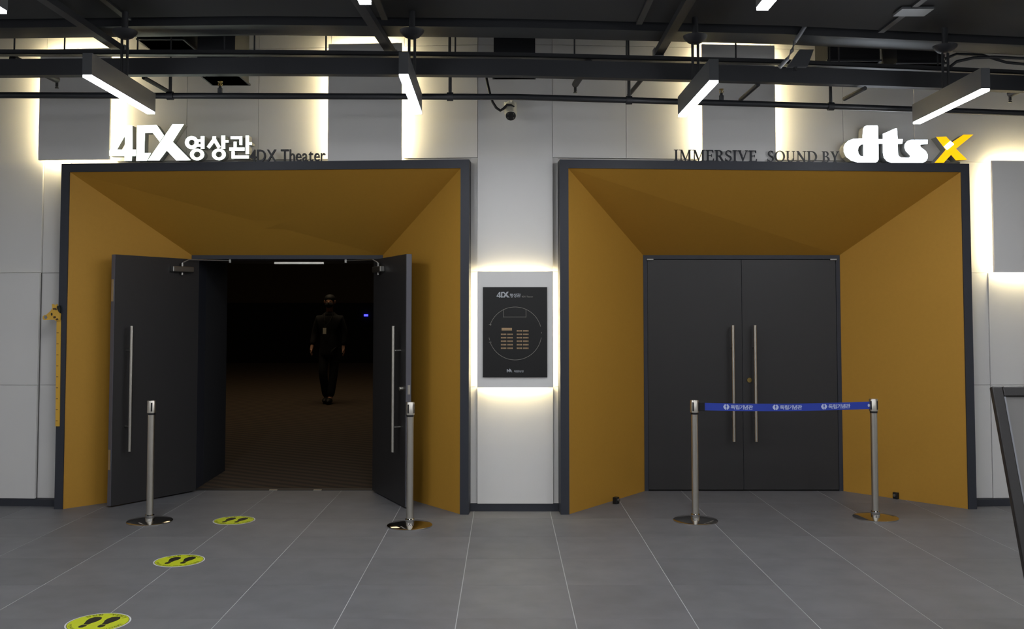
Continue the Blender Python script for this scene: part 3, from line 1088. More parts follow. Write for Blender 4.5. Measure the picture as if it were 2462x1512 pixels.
GW = [(rect(1335, 244, 1452, 272), []), (rect(1424, 262, 1452, 332), []), (rect(1366, 300, 1394, 362), []), (rect(1322, 358, 1475, 390), []), (rect(1488, 238, 1520, 424), []), (rect(1518, 306, 1550, 332), []), (rect(1345, 398, 1374, 470), []), (rect(1345, 440, 1518, 470), [])]
LOGO4 = [G4, GD, GX]
HANGUL = [GY1, GS, GW]
pz = on_wall(410, 390, SD, 'L')
rt = tag(empty('illuminated_sign', mapL(pz[0], SD, PZ)), 'glowing white 4DX영상관 letters standing on the portal frame', 'sign')
for nm, g in zip(('letter_four', 'letter_d', 'letter_x', 'letter_yeong', 'letter_sang', 'letter_gwan'), LOGO4 + HANGUL):
    shp = []
    for o, hs in g:
        o2 = [(u, max(z, PZ + 0.003)) for u, z in q4(o)]
        shp.append((o2, [q4(h_) for h_ in hs]))
    sign_letter(rt, shp, mapL, SD, SD + 0.075, name='letter')
# 4DX Theater in dark letters
r2 = tag(empty('lettering', mapL(on_wall(690, 384, SD, 'L')[0], SD, PZ)), 'thin dark letters reading 4DX Theater on the portal frame', 'sign')
dT = SD
u0, _ = on_wall(600, 372, dT, 'L')
u1, _ = on_wall(779, 372, dT, 'L')
zh = on_wall(690, 359, dT, 'L')[1] - PZ
V, Fs = text_geo('4DX Theater', 0.0, 0.0, 0.26)
xs = [v[0] for v in V]
hcap = max(v[1] for v in V)
kx = (u1 - u0) / (max(xs) - min(xs))
x = 0
tw_ = 0.0
for ch in '4DX Theater':
    if ch == ' ':
        tw_ += 0.26
        continue
    vs, fs = glyph(ch, 0.004)
    xm = min(v[0] for v in vs)
    mb = MB(mapL)
    y_off = 0.0015
    solid_flat(mb, [((v[0] - xm + tw_) * kx + u0, v[1] * zh / hcap + PZ + y_off) for v in vs], fs, lambda a, b, t: (a, t, b), dT, dT + 0.02)
    mb.build('letter', 'letter_dark', r2)
    tw_ += max(v[0] for v in vs) - xm + 0.07

# IMMERSIVE SOUND BY: serif capitals drawn from strokes in a unit box (height 1)
def ser(x, y, w=0.26):
    return (rect(x - w / 2, y, x + w / 2, y + 0.05), [])


def arc_ring(cx, cy, rx, ry, t, tt, a0, a1, n=18):
    """ring segment thick at the sides (t), thin at top and bottom (tt)"""
    o = [(cx + rx * math.cos(R(a0 + (a1 - a0) * i / n)), cy + ry * math.sin(R(a0 + (a1 - a0) * i / n))) for i in range(n + 1)]
    i_ = [(cx + (rx - t) * math.cos(R(a0 + (a1 - a0) * i / n)), cy + (ry - tt) * math.sin(R(a0 + (a1 - a0) * i / n))) for i in range(n, -1, -1)]
    return (o + i_, [])


TK, TN = 0.13, 0.055
SERIF = {
    'I': (0.32, [(rect(0.095, 0, 0.225, 1), []), ser(0.16, 0, 0.32), ser(0.16, 0.95, 0.32)]),
    'M': (0.95, [(rect(0.12, 0, 0.12 + TN, 1), []), (rect(0.72, 0, 0.85, 1), []), ([(0.10, 1), (0.24, 1), (0.50, 0.16), (0.45, 0)], []), ([(0.74, 1), (0.80, 1), (0.49, 0), (0.45, 0.06)], []), ser(0.145, 0, 0.29), ser(0.79, 0, 0.32), ser(0.12, 0.95, 0.22), ser(0.83, 0.95, 0.22)]),
    'E': (0.62, [(rect(0.09, 0, 0.22, 1), []), (rect(0, 0, 0.6, 0.055), []), (rect(0, 0.945, 0.56, 1), []), (rect(0.2, 0.48, 0.45, 0.535), []), (rect(0.42, 0.39, 0.455, 0.625), []), ([(0.6, 0), (0.62, 0.24), (0.575, 0.24), (0.53, 0.03)], []), ([(0.56, 1), (0.57, 0.78), (0.525, 0.78), (0.48, 0.97)], [])]),
    'R': (0.72, [(rect(0.09, 0, 0.22, 1), []), ser(0.155, 0, 0.31), (rect(0, 0.95, 0.34, 1), []), (rect(0.2, 0.46, 0.34, 0.51), []), arc_ring(0.32, 0.73, 0.27, 0.27, TK, TN, -90, 90), ([(0.30, 0.48), (0.44, 0.48), (0.66, 0.05), (0.73, 0.04), (0.73, 0), (0.55, 0)], [])]),
    'S': (0.52, [arc_ring(0.25, 0.745, 0.22, 0.255, 0.10, 0.055, 30, 250), arc_ring(0.25, 0.27, 0.25, 0.27, 0.115, 0.055, -150, 80), ([(0.10, 0.56), (0.16, 0.66), (0.42, 0.44), (0.36, 0.34)], []), (rect(0.42, 0.74, 0.455, 0.97), []), (rect(0.0, 0.03, 0.035, 0.28), [])]),
    'V': (0.78, [([(0.06, 1), (0.20, 1), (0.43, 0.22), (0.39, 0)], []), ([(0.65, 1), (0.71, 1), (0.41, 0), (0.38, 0.1)], []), ser(0.13, 0.95, 0.27), ser(0.68, 0.95, 0.22)]),
    'O': (0.84, [(ellipse(0.42, 0.5, 0.42, 0.515), [ellipse(0.42, 0.5, 0.285, 0.455)])]),
    'U': (0.8, [(rect(0.1, 0.32, 0.23, 1), []), (rect(0.62, 0.32, 0.62 + TN, 1), []), arc_ring(0.388, 0.33, 0.288, 0.345, 0.10, 0.07, 180, 360), ser(0.165, 0.95, 0.32), ser(0.648, 0.95, 0.24)]),
    'N': (0.84, [(rect(0.12, 0, 0.175, 1), []), (rect(0.66, 0, 0.715, 1), []), ([(0.04, 1), (0.2, 1), (0.715, 0.12), (0.715, 0), (0.66, 0)], []), ser(0.148, 0, 0.27), ser(0.69, 0.95, 0.27)]),
    'D': (0.82, [(rect(0.09, 0, 0.22, 1), []), (rect(0, 0, 0.36, 0.055), []), (rect(0, 0.945, 0.36, 1), []), arc_ring(0.34, 0.5, 0.47, 0.5, TK, TN, -90, 90)]),
    'B': (0.68, [(rect(0.09, 0, 0.22, 1), []), (rect(0, 0, 0.36, 0.055), []), (rect(0, 0.945, 0.34, 1), []), (rect(0.2, 0.49, 0.36, 0.545), []), arc_ring(0.32, 0.755, 0.25, 0.245, 0.12, TN, -90, 90), arc_ring(0.34, 0.27, 0.31, 0.275, TK, TN, -90, 90)]),
    'Y': (0.74, [(rect(0.305, 0, 0.435, 0.45), []), ([(0.06, 1), (0.2, 1), (0.42, 0.45), (0.31, 0.42)], []), ([(0.6, 1), (0.66, 1), (0.43, 0.42), (0.38, 0.46)], []), ser(0.37, 0, 0.32), ser(0.13, 0.95, 0.27), ser(0.63, 0.95, 0.22)]),
}
dT = FD + 0.015
r3 = tag(empty('lettering', mapR(on_wall(1818, 386, dT, 'R')[0], dT, PZ)), 'dark serif letters reading IMMERSIVE SOUND BY on the portal frame', 'sign')
zcap = on_wall(1700, 361, dT, 'R')[1] - PZ
for word, pa, pb_ in (('IMMERSIVE', 1621, 1820), ('SOUND', 1846, 1965), ('BY', 1977, 2018)):
    ua, ub = on_wall(pa, 373, dT, 'R')[0], on_wall(pb_, 373, dT, 'R')[0]
    wtot = sum(SERIF[c][0] for c in word) + 0.07 * (len(word) - 1)
    kx = (ub - ua) / wtot
    x = 0.0
    for c in word:
        w, shp = SERIF[c]
        mb = MB(mapR)
        for o, hs in shp:
            f2 = lambda P_: [(ua + (x + a) * kx, PZ + 0.002 + max(b, 0) * zcap) for a, b in P_]
            mb.prism(f2(o), dT, dT + 0.012, [f2(h_) for h_ in hs])
        mb.build('letter', 'letter_dark', r3)
        x += w + 0.07

# glowing dts X
K2, OX2, OY2 = 3.156, 1600, 280


def qd(pts):
    return px_poly(pts, K2, OX2, OY2, SD, 'R')


GDd = ([(1530, 68), (1606, 68), (1613, 78), (1615, 172), (1617, 325), (1608, 341), (1592, 348), (1460, 348), (1410, 334), (1372, 305), (1355, 268), (1353, 235), (1364, 207), (1388, 184), (1425, 170), (1497, 166), (1500, 98), (1510, 77)],
       [[(1503, 209), (1483, 213), (1466, 230), (1459, 256), (1465, 283), (1480, 300), (1503, 305)]])
GTS = ([(1650, 132), (1745, 90), (1756, 90), (1762, 172), (1800, 172), (1797, 206), (1762, 207), (1764, 285), (1772, 303), (1790, 312), (1848, 313), (1858, 305), (1855, 292), (1825, 262), (1815, 235), (1818, 208), (1835, 187), (1862, 177), (1990, 177), (1988, 209), (1942, 211), (1931, 219), (1936, 232), (1975, 262), (1990, 290), (1990, 315), (1975, 340), (1950, 351), (1715, 350), (1680, 338), (1658, 310), (1652, 270), (1652, 206), (1616, 206), (1616, 172), (1652, 172)], [])
pz = on_wall(2185, 390, SD, 'R')
r4 = tag(empty('illuminated_sign', mapR(pz[0], SD, PZ)), 'glowing white dts and orange X letters standing on the portal frame', 'sign')
for g in (GDd, GTS):
    o2 = [(u, max(z, PZ + 0.003)) for u, z in qd(g[0])]
    sign_letter(r4, [(o2, [qd(h_) for h_ in g[1]])], mapR, SD, SD + 0.085, face='sign_cool')
xo = [(2055, 156), (2130, 152), (2178, 205), (2262, 138), (2337, 137), (2218, 252), (2290, 328), (2212, 330), (2176, 292), (2115, 351), (2043, 351), (2125, 255), (2108, 236)]
xo = [(2055, 156), (2130, 152), (2172, 198), (2262, 138), (2337, 137), (2205, 245), (2290, 328), (2205, 332), (2168, 290), (2112, 351), (2043, 351), (2128, 252)]
lx = sign_letter(r4, [([(u, max(z, PZ + 0.003)) for u, z in qd(xo)], [])], mapR, SD, SD + 0.085, face='sign_orange')
MB(mapR).prism(qd([(2162, 186), (2188, 211), (2137, 253), (2113, 229)]), SD - 0.003, SD).build('slash', 'sign_cool', lx)

# ================================================================ POSTER ON THE PIER
PD = -0.10
pu0, pz1 = on_wall(1161, 690, PD - 0.02, 'C')
pu1, pz0 = on_wall(1316, 907, PD - 0.02, 'C')
po = tag(empty('seating_plan', ((pu0 + pu1) / 2, WALL_Y + PD, pz0)), 'black 4DX영상관 seating plan sign on the backlit middle panel', 'sign')
MB(mapC).box(pu0, pu1, PD - 0.012, PD, pz0, pz1).build('board', 'poster_black', po, bevel=0.002)
PF = PD - 0.0125


def qp(px, py):
    return on_wall(px, py, PF, 'C')


def pbox(pts, mb):
    mb.prism(pts, PF - 0.0008, PF + 0.0005)


# drawing of the round hall
ln = MB(mapC)
c0 = qp(1238.5, 801.5)
rr = qp(1302, 801.5)[0] - c0[0]
N = 120
for i in range(N):
    a0, a1 = 360 * i / N, 360 * (i + 1) / N
    am = (a0 + a1) / 2
    if 172 < am < 190 or 196 < am < 200 or am > 352 or 4 < am < 12 or 150 < am < 172 and am > 163:
        continue
    if 14 > am > 8:
        continue
    w = 0.0014
    q = [(c0[0] + (rr + s) * math.cos(R(a)), c0[1] + (rr + s) * math.sin(R(a))) for a, s in ((a0, -w), (a1, -w), (a1, w), (a0, w))]
    pbox(q, ln)
ya = qp(1210, 743)[1]
for (xa, y1, xb, y2) in ((1210.5, 743, 1210.5, 763), (1264.5, 743, 1264.5, 763), (1210.5, 762, 1264.5, 762)):
    a, b_ = qp(xa, y1), qp(xb, y2)
    pbox(bar(a[0], a[1], b_[0], b_[1], 0.0026), ln)
for y in (780, 823):
    q = qp(1178.5, y)
    pbox(bar(q[0] - 0.01, q[1], q[0] + 0.008, q[1] + 0.004, 0.003), ln)
    pbox(bar(q[0] + 0.008, q[1] + 0.004, q[0] + 0.004, q[1] - 0.009, 0.003), ln)
ln.build('hall_outline', 'poster_line', po)
st = MB(mapC)
for rw in range(6):
    y = 793.5 + rw * 8.35
    for blk in (1204.5, 1220, 1242.5, 1257.8):
        if rw == 0 and blk < 1240:
            continue
        for k in range(4):
            a, b_ = qp(blk + k * 3.35, y), qp(blk + k * 3.35 + 2.7, y + 3.4)
            pbox(rect(a[0], b_[1], b_[0], a[1]), st)
a, b_ = qp(1206, 788), qp(1231, 794.6)
pbox(rect(a[0], b_[1], b_[0], a[1]), st)
st.build('seat_marks', 'poster_seat', po)
# heading
hd = MB(mapC)
k4 = (1225.5 - 1194) / (925 - 98)
for g in LOGO4:
    for o, hs in g:
        f3 = lambda P_: [qp(1194 + (x - 98) * k4, 715.3 + (y - 495) * k4 * 0.98) for x, y in P_]
        hd.prism(f3(o), PF - 0.0008, PF + 0.0005, [f3(h_) for h_ in hs])
for g in HANGUL:
    for o, hs in g:
        f3 = lambda P_: [qp(1226 + (x - 872) * k4, 715.3 + (y - 495) * k4 * 0.98) for x, y in P_]
        hd.prism(f3(o), PF - 0.0008, PF + 0.0005, [f3(h_) for h_ in hs])
hd.build('heading', 'poster_print', po)


def ptext(s, x0, y0, x1, y1, material, name, bold=0.0):
    a, b_ = qp(x0, y1), qp(x1, y0)
    V, Fs = fit_text(s, b_[0] - a[0], b_[1] - a[1], bold)
    mb = MB(mapC)
    solid_flat(mb, [(v[0] + a[0], v[1] + a[1]) for v in V], Fs, lambda p, q, t: (p, t, q), PF - 0.0008, PF + 0.0005)
    return mb.build(name, material, po)


ptext('4DX Theater', 1254.5, 711, 1281.5, 715, 'poster_line', 'subheading')
# MR mark and name of the hall
mr = MB(mapC)
for pl in ([(1218.6, 895), (1218.6, 887.5), (1220.6, 887.5), (1222.5, 890.5), (1225.4, 886), (1228, 888.3), (1230.2, 891.2), (1229, 892.2), (1232.4, 894.8), (1229.5, 894.9), (1226.6, 892), (1226.4, 894.8), (1224.6, 894.8), (1224.6, 890.5), (1222.4, 893.6), (1220.6, 890.8), (1220.6, 895)],):
    mr.prism([qp(*p) for p in pl], PF - 0.0008, PF + 0.0005)
mr.build('logo_mark', 'poster_print', po)
ptext('독립영상관', 1236, 890, 1259, 895.4, 'poster_print', 'hall_name', 0.01)

# ================================================================ STANCHIONS AND BELT
def make_stanchion(hgt):
    r = empty('stanchion', (0, 0, 0))
    MB().lathe([(0.166, 0.0), (0.166, 0.008), (0.158, 0.013), (0.09, 0.020), (0.036, 0.026), (0.030, 0.027)], (0, 0, 0), 48).build('base', 'chrome', r, smooth=True)
    MB().lathe([(0.034, 0.026), (0.034, 0.05), (0.028, 0.056)], (0, 0, 0), 24).build('collar', 'chrome', r, smooth=True)
    MB().lathe([(0.0255, 0.05), (0.0255, hgt - 0.105)], (0, 0, 0), 24).build('post', 'steel', r, smooth=True)
    MB().lathe([(0.028, hgt - 0.107), (0.028, hgt - 0.092)], (0, 0, 0), 24).build('ring', 'black_plastic', r, smooth=True)
    cp_ = MB().lathe([(0.032, hgt - 0.092), (0.032, hgt - 0.004), (0.029, hgt)], (0, 0, 0), 24).build('cap', 'steel', r, smooth=True)
    for a in (20, 110, 200, 290):
        ca, sa = math.cos(R(a)), math.sin(R(a))
        mp = lambda x_, y_, z_: Vector((ca * x_ - sa * y_, sa * x_ + ca * y_, z_))
        MB(mp).box(0.028, 0.0328, -0.006, 0.006, hgt - 0.08, hgt - 0.015).build('slot', 'black_plastic', cp_)
    return r


SH = 0.905
proto = make_stanchion(SH)
ST = [((360, 1251), 'chrome stanchion in front of the left open door leaf'), ((985, 1261), 'chrome stanchion in front of the right open door leaf'),
      ((1672, 1249), 'chrome stanchion at the left end of the blue belt'), ((2105, 1242), 'chrome stanchion at the right end of the blue belt')]
SP = []
for i, (p_, lab) in enumerate(ST):
    q = atZ(*p_, 0.01)
    SP.append(q)
    o = proto if i == 0 else copy_tree(proto)
    o.location = (q.x, q.y, 0)
    WPOS[o] = Vector((q.x, q.y, 0))
    o.rotation_euler.z = R((0, 48, 42, 15)[i])
    tag(o, lab, 'stanchion', 'chrome stanchions before the doors')
# tape end clip on the second stanchion is held in its slot
q = SP[1]
a_, b_ = SP[2], SP[3]
dv = (b_ - a_)
dv.z = 0
Lb = dv.length
dv.normalize()
nv = Vector((dv.y, -dv.x, 0))                 # towards the viewer
if nv.y > 0:
    nv = -nv
bz = SH - 0.048


def bm_(s, n, z):
    p = a_ + dv * s + nv * n
    sag = -0.012 * math.sin(math.pi * min(max(s / Lb, 0), 1))
    return Vector((p.x, p.y, z + sag))


belt = tag(empty('retractable_belt', a_ + dv * (Lb / 2) + Vector((0, 0, bz - 0.03))), 'blue retractable belt printed 독립기념관 stretched before the closed doors', 'belt')
bd = MB(bm_)
NS = 24
s0, s1 = 0.075, Lb - 0.033
hb = 0.028
for i in range(NS):
    sa, sb = s0 + (s1 - s0) * i / NS, s0 + (s1 - s0) * (i + 1) / NS
    bd.box(sa, sb, -0.0008, 0.0008, bz - hb, bz + hb)
bd.build('band', 'belt_blue', belt)
MB(bm_).box(0.034, 0.078, -0.009, 0.009, bz - 0.033, bz + 0.033).build('belt_clip', 'black_plastic', belt, bevel=0.002)
for k, pxx in enumerate((1744, 1862, 1978)):
    # emblem: two wings meeting in a point
    f = (pxx - VX) / F_PX
    # position along the belt whose projection is pxx
    s = (f * a_.y * _c - a_.x) / (dv.x - f * dv.y * _c)
    em = MB(bm_)
    for sg in (-1, 1):
        pts = [(sg * 0.002, 0.019), (sg * 0.012, 0.021), (sg * 0.024, 0.004), (sg * 0.021, -0.007), (sg * 0.008, -0.021), (sg * 0.002, -0.018), (sg * 0.002, -0.004), (sg * 0.006, 0.002), (sg * 0.006, 0.010), (sg * 0.002, 0.012)]
        em.prism([(s + a, bz + b) for a, b in pts], 0.0009, 0.0016)
    em.build('emblem', 'belt_print', belt)
    V, Fs = fit_text('독립기념관', 0.172, 0.034, 0.02)
    tx = MB(bm_)
    solid_flat(tx, [(s + 0.034 + v[0], bz - 0.017 + v[1]) for v in V], Fs, lambda a, b, t: (a, t, b), 0.0009, 0.0016)
    tx.build('print', 'belt_print', belt)
em = MB(bm_)
em.prism(ellipse(s1 - 0.006, bz, 0.008, 0.012, 12), 0.0009, 0.0016)
em.build('emblem', 'belt_print', belt)

# ================================================================ FLOOR STICKERS
FOOT = [(-0.020, 0.098), (0.004, 0.104), (0.026, 0.092), (0.036, 0.062), (0.034, 0.030), (0.022, 0.000), (0.016, -0.030), (-0.012, -0.030), (-0.020, 0.000), (-0.032, 0.035), (-0.034, 0.070)]
HEEL = [(-0.013, -0.036), (0.016, -0.036), (0.020, -0.058), (0.012, -0.078), (-0.004, -0.082), (-0.016, -0.072), (-0.018, -0.055)]


def make_sticker():
    r = empty('floor_sticker', (0, 0, 0))
    RD = 0.155
    MB().prism(ellipse(0, 0, RD, RD, 64), 0.0002, 0.0012, plane='xy').build('rim', 'white_vinyl', r)
    MB().prism(ellipse(0, 0, RD - 0.008, RD - 0.008, 64), 0.0012, 0.0015, plane='xy').build('border', 'black_vinyl', r)
    MB().prism(ellipse(0, 0, RD - 0.0105, RD - 0.0105, 64), 0.0015, 0.0018, plane='xy').build('disc', 'yellow_sticker', r)
    for sg in (-1, 1):
        fp = MB()
        rot = R(-10)
        for pl in (FOOT, HEEL):
            q = [(sg * -1 * a * 0.92, b * 0.92) for a, b in pl]
            q = [(a * math.cos(rot) - b * math.sin(rot) + sg * 0.047, a * math.sin(rot) + b * math.cos(rot) - 0.004) for a, b in q]
            fp.prism(q, 0.0018, 0.0021, plane='xy')
        fp.build('footprint', 'black_vinyl', r)
    tx = MB()

    def curved(txt, a_start, a_end, rad, size, inward, bold):
        n = len(txt)
        for i, ch in enumerate(txt):
            if ch == ' ':
                continue
            a = R(a_start + (a_end - a_start) * i / (n - 1))
            vs, fs = glyph(ch, bold)
            cx_ = (min(v[0] for v in vs) + max(v[0] for v in vs)) / 2
            ph = a - math.pi / 2 if not inward else a + math.pi / 2
            out = []
            for v in vs:
                x_, y_ = (v[0] - cx_) * size, (v[1] - 0.36) * size
                out.append((rad * math.cos(a) + x_ * math.cos(ph) - y_ * math.sin(ph), rad * math.sin(a) + x_ * math.sin(ph) + y_ * math.cos(ph)))
            solid_flat(tx, out, fs, lambda p, q, t: (p, q, t), 0.0018, 0.0021)
    curved('안전한 거리두기', 132, 38, 0.126, 0.030, False, 0.01)
    curved('PLEASE KEEP YOUR DISTANCE', 196, 346, 0.128, 0.020, True, 0.015)
    tx.build('lettering', 'black_vinyl', r)
    return r


sp = make_sticker()
for i, (p_, lab) in enumerate((((563, 1251), 'round yellow footprint sticker nearest the open doors'), ((431, 1348), 'middle one of the three round yellow footprint stickers'), ((236, 1497), 'round yellow footprint sticker at the bottom edge of the picture'))):
    q = atZ(*p_, 0)
    o = sp if i == 0 else copy_tree(sp)
    o.location = (q.x, q.y, 0)
    o.rotation_euler.z = R((-2, 4, 2)[i])
    tag(o, lab, 'floor sticker', 'yellow distance stickers on the floor')

# ================================================================ SMALL THINGS AT THE PORTALS
for px, py, sx, lab in ((1481, 1211, 1, 'small black door stop at the foot of the left ochre panel, closed doors'), (2155, 1199, -1, 'small black door stop at the foot of the right ochre panel, closed doors')):
    q = atZ(px, py, 0)
    r = tag(empty('door_stop', (q.x, q.y, 0)), lab, 'door stop', 'black door stops')
    an = R(54) * sx
    ca, sa = math.cos(an), math.sin(an)
    mp = lambda x_, y_, z_: Vector((q.x + ca * x_ - sa * y_, q.y + sa * x_ + ca * y_, z_))
    MB(mp).box(-0.022, 0.022, -0.02, 0.02, 0.0, 0.055).build('body', 'black_plastic', r, bevel=0.004)
    MB(mp).tube([(0, -0.02, 0.032), (0, -0.032, 0.032)], 0.012, 12).build('magnet', 'steel_dull', r, smooth=True)

# giraffe height chart on the left frame
GDp = FD - 0.012


def qg(x, y):
    return on_wall(90 + x / 4.58, 710 + y / 4.58, GDp, 'L')


gr = tag(empty('height_chart', mapL(*(lambda t: (t[0], FD, t[1]))(qg(215, 1442)))), 'yellow giraffe height chart fixed to the left charcoal frame', 'height chart')
MB(mapL).prism([qg(207, 272), qg(252, 268), qg(238, 1442), qg(194, 1442)], GDp + 0.004, FD - 0.0005).build('ruler', 'giraffe_yellow', gr)
hd = MB(mapL).prism([qg(*p) for p in [(166, 98), (182, 96), (190, 108), (205, 108), (212, 96), (224, 100), (217, 140), (238, 165), (258, 205), (252, 278), (205, 278), (190, 268), (78, 271), (66, 255), (66, 232), (84, 216), (104, 214), (150, 172), (172, 140)]], GDp - 0.01, GDp + 0.004).build('giraffe_head', 'giraffe_yellow', gr)
for nm, pl, mt in (('eye', ellipse(165, 208, 9, 17, 14), 'black_vinyl'), ('muzzle', [(84, 225), (108, 222), (118, 245), (100, 262), (84, 250)], 'galvanised'), ('mane', [(222, 120), (252, 112), (262, 150), (256, 195), (240, 180), (226, 150)], 'black_vinyl'),
                   ('brow', [(178, 142), (205, 138), (224, 150), (215, 165), (195, 156), (182, 160)], 'giraffe_brown'), ('patch', [(178, 235), (205, 228), (215, 245), (190, 256)], 'giraffe_brown'), ('patch', [(205, 258), (232, 252), (240, 270), (215, 274)], 'giraffe_brown')):
    MB(mapL).prism([qg(*p) for p in pl], GDp - 0.012, GDp - 0.0095 if nm != 'mane' else GDp + 0.002).build(nm, mt, hd)
for k in range(9):
    y = 410 + k * 121
    xs_ = 207 - (y - 272) * 13 / 1170
    MB(mapL).prism([qg(xs_ + 4, y), qg(xs_ + 26, y), qg(xs_ + 26, y + 6), qg(xs_ + 4, y + 6)], GDp + 0.003, GDp + 0.0045).build('tick_mark', 'giraffe_brown', gr)

# ================================================================ A-BOARD AT THE RIGHT EDGE
BY = 4.5
tl = atY(2385, 928, BY)
lean = math.tan(R(17.5))
bw, bh = 0.62, tl.z
ab = tag(empty('sign_board', (tl.x + bw / 2, BY - 0.1, 0)), 'dark framed standing sign board leaning at the right edge', 'sign board')
Lh = bh / math.cos(R(17.5))


def fm_(x, n, t):
    """x across, t along the slope from the floor, n towards the viewer"""
    a = R(17.5)
    y0 = BY - bh * lean
    return Vector((tl.x + x, y0 + t * math.sin(a) - n * math.cos(a), t * math.cos(a) + n * math.sin(a)))


st_ = 0.05
MB(fm_).box(0, st_, -0.03, 0, 0, Lh).build('stile', 'board_frame', ab, bevel=0.006)
MB(fm_).box(bw - st_, bw, -0.03, 0, 0, Lh).build('stile', 'board_frame', ab, bevel=0.006)
MB(fm_).box(st_, bw - st_, -0.03, 0, Lh - st_, Lh).build('top_rail', 'board_frame', ab, bevel=0.006)
MB(fm_).box(st_, bw - st_, -0.03, 0, 0.10, 0.10 + st_).build('bottom_rail', 'board_frame', ab, bevel=0.006)
MB(fm_).box(st_ - 0.006, bw - st_ + 0.006, -0.022, -0.012, 0.12, Lh - st_ + 0.006).build('face_panel', 'board_face', ab)
MB(fm_).box(st_, st_ + 0.008, -0.012, -0.003, 0.15, Lh - st_).build('inner_bead', 'galvanised', ab)
MB(fm_).box(bw - st_ - 0.008, bw - st_, -0.012, -0.003, 0.15, Lh - st_).build('inner_bead', 'galvanised', ab)


pr0 = fm_(bw / 2, -0.03, Lh * 0.62)
MB().tube([pr0, (pr0.x, BY + 0.10, 0.006)], 0.014, 8).build('prop_leg', 'board_frame', ab, smooth=True)
MB(fm_).box(bw / 2 - 0.05, bw / 2 + 0.05, -0.042, -0.03, Lh * 0.6, Lh * 0.65).build('hinge', 'steel_dull', ab)

# ================================================================ PERSON IN THE THEATRE
PY_ = 15.3
pf = atY(791, 966, PY_)
gz = SL * (PY_ - fy0)
person = tag(empty('person', (pf.x, PY_, gz)), 'person in dark suit and mask with badge walking towards the doors', 'person')
WPOS[person] = Vector((pf.x, PY_, gz))


def skinned(name, verts, edges_, radii, root, material, parent, sub=2):
    me = bpy.data.meshes.new(name)
    me.from_pydata(verts, edges_, [])
    ob = bpy.data.objects.new(name, me)
    COL.objects.link(ob)
    sk = ob.modifiers.new('skin', 'SKIN')
    sk.use_smooth_shade = True
    for i, v in enumerate(me.skin_vertices[0].data):
        r = radii[i]
        v.radius = r if isinstance(r, tuple) else (r, r)
        v.use_root = (i == root)
    sb_ = ob.modifiers.new('sub', 'SUBSURF')
    sb_.levels = sub
    sb_.render_levels = sub
    me.materials.append(MATS[material])
    ob.parent = parent
    WPOS[ob] = WPOS[parent]
    return ob


V, E_, Rr = [], [], []


def vtx(p, r, link=None):
    V.append(p)
    Rr.append(r)
    if link is not None:
        E_.append((link, len(V) - 1))
    return len(V) - 1


pel = vtx((0, 0, 0.92), (0.105, 0.08))
wst = vtx((0, 0, 1.08), (0.125, 0.09), pel)
chs = vtx((0, 0, 1.27), (0.12, 0.08), wst)
ntop = vtx((0, 0.01, 1.40), (0.052, 0.05), chs)
nck = vtx((0, -0.005, 1.49), (0.052, 0.055), ntop)
jaw = vtx((0, -0.025, 1.555), (0.062, 0.075), nck)
hdm = vtx((0, -0.02, 1.635), (0.075, 0.095), jaw)
htp = vtx((0, -0.005, 1.70), (0.052, 0.065), hdm)
ends = {}
for sg, hand in ((-1, (-0.275, -0.08, 0.86)), (1, (0.235, -0.03, 0.85))):
    sh_ = vtx((sg * 0.165, 0, 1.35), (0.05, 0.05), chs)
    el = vtx((sg * 0.235, 0.02, 1.10), 0.042, sh_)
    wr = vtx((hand[0] * 0.97, hand[1] * 0.8, hand[2] + 0.05), 0.028, el)
    pl = vtx(hand, (0.034, 0.022), wr)
    for k in range(4):
        fy = hand[1] - 0.03 + 0.02 * k
        ln_ = (0.062, 0.075, 0.07, 0.055)[k]
        f1 = vtx((hand[0] + sg * 0.004, fy, hand[2] - 0.045), 0.0095, pl)
        vtx((hand[0] - sg * 0.012, fy - 0.004, hand[2] - 0.045 - ln_ * 0.7), 0.008, f1)
    th1 = vtx((hand[0] - sg * 0.008, hand[1] - 0.04, hand[2] - 0.012), 0.011, pl)
    vtx((hand[0] - sg * 0.014, hand[1] - 0.05, hand[2] - 0.05), 0.009, th1)
    ends[sg] = (sh_, el, wr)
LEG = {-1: ((-0.09, 0, 0.86), (-0.085, -0.09, 0.48), (-0.045, 0.02, 0.085), (-0.05, -0.10, 0.035)), 1: ((0.09, 0, 0.86), (0.075, -0.02, 0.48), (0.03, -0.06, 0.085), (0.03, -0.20, 0.035))}
for sg, (hp, kn, an_, to) in LEG.items():
    a = vtx((hp[0], hp[1], hp[2] - 0.04), 0.058, pel)
    b_ = vtx(kn, 0.042, a)
    c_ = vtx(an_, 0.040, b_)
    vtx(to, (0.036, 0.028), c_)
skinned('body', V, E_, Rr, pel, 'skin', person)
# clothes follow the body
V, E_, Rr = [], [], []
j0 = vtx((0, -0.01, 0.74), (0.18, 0.15))
j1 = vtx((0, -0.01, 0.93), (0.165, 0.135), j0)
j2 = vtx((0, 0, 1.10), (0.158, 0.115), j1)
j3 = vtx((0, 0, 1.29), (0.185, 0.13), j2)
j3b = vtx((0, 0.005, 1.40), (0.13, 0.11), j3)
j4 = vtx((0, 0.005, 1.485), (0.075, 0.085), j3b)
for sg, hand in ((-1, (-0.275, -0.08, 0.86)), (1, (0.235, -0.03, 0.85))):
    a = vtx((sg * 0.18, 0, 1.345), (0.075, 0.075), j3)
    b_ = vtx((sg * 0.238, 0.02, 1.10), 0.062, a)
    vtx((hand[0] * 0.97, hand[1] * 0.8, hand[2] + 0.055), 0.046, b_)
skinned('jacket', V, E_, Rr, j1, 'suit', person)
V, E_, Rr = [], [], []
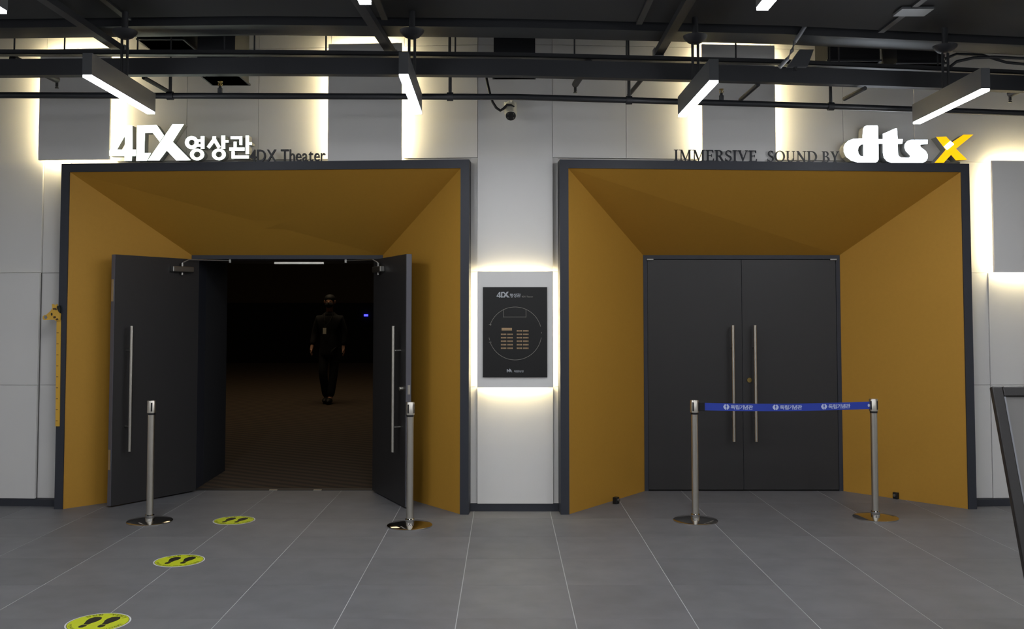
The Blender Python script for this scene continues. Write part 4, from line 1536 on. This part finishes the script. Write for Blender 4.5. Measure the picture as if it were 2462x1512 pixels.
t0_ = vtx((0, 0, 0.93), (0.13, 0.10))
for sg, (hp, kn, an_, to) in LEG.items():
    a = vtx((hp[0], hp[1], hp[2] - 0.02), 0.09, t0_)
    b_ = vtx(kn, 0.075, a)
    vtx((an_[0], an_[1], an_[2] + 0.0), 0.066, b_)
skinned('trousers', V, E_, Rr, t0_, 'suit', person)
ox, oy, oz = pf.x, PY_, gz
for sg, (hp, kn, an_, to) in LEG.items():
    s_ = MB()
    s_.ball((ox + an_[0], oy + (an_[1] + to[1]) / 2 - 0.02, oz + 0.048), 0.05, 0.135, 0.048, 14, 8)
    s_.build('shoe', 'hair', person, smooth=True)
hr = MB()
hr.ball((ox, oy + 0.012, oz + 1.672), 0.088, 0.108, 0.075, 18, 10)
hr.build('hair', 'hair', person, smooth=True)
mk = MB()
mk.ball((ox, oy - 0.062, oz + 1.575), 0.064, 0.058, 0.052, 16, 10)
mk.build('face_mask', 'mask', person, smooth=True)
for sg in (-1, 1):
    MB().ball((ox + sg * 0.030, oy - 0.108, oz + 1.632), 0.011, 0.006, 0.006, 10, 6).build('eye', 'hair', person, smooth=True)
    MB().ball((ox + sg * 0.082, oy - 0.005, oz + 1.625), 0.012, 0.02, 0.032, 10, 6).build('ear', 'skin', person, smooth=True)
MB().ball((ox, oy - 0.118, oz + 1.61), 0.012, 0.016, 0.022, 10, 6).build('nose', 'skin', person, smooth=True)
bp = atY(785, 795, PY_)
MB().box(bp.x - 0.027, bp.x + 0.027, oy - 0.168, oy - 0.162, bp.z - 0.048, bp.z + 0.048).build('badge', 'badge', person)
MB().tube([(ox - 0.07, oy - 0.06, oz + 1.44), (ox - 0.05, oy - 0.135, oz + 1.32), (bp.x, oy - 0.165, bp.z + 0.048)], 0.005, 6).build('lanyard', 'black_vinyl', person)
MB().tube([(ox + 0.07, oy - 0.06, oz + 1.44), (ox + 0.03, oy - 0.135, oz + 1.32), (bp.x, oy - 0.165, bp.z + 0.048)], 0.005, 6).build('lanyard', 'black_vinyl', person)
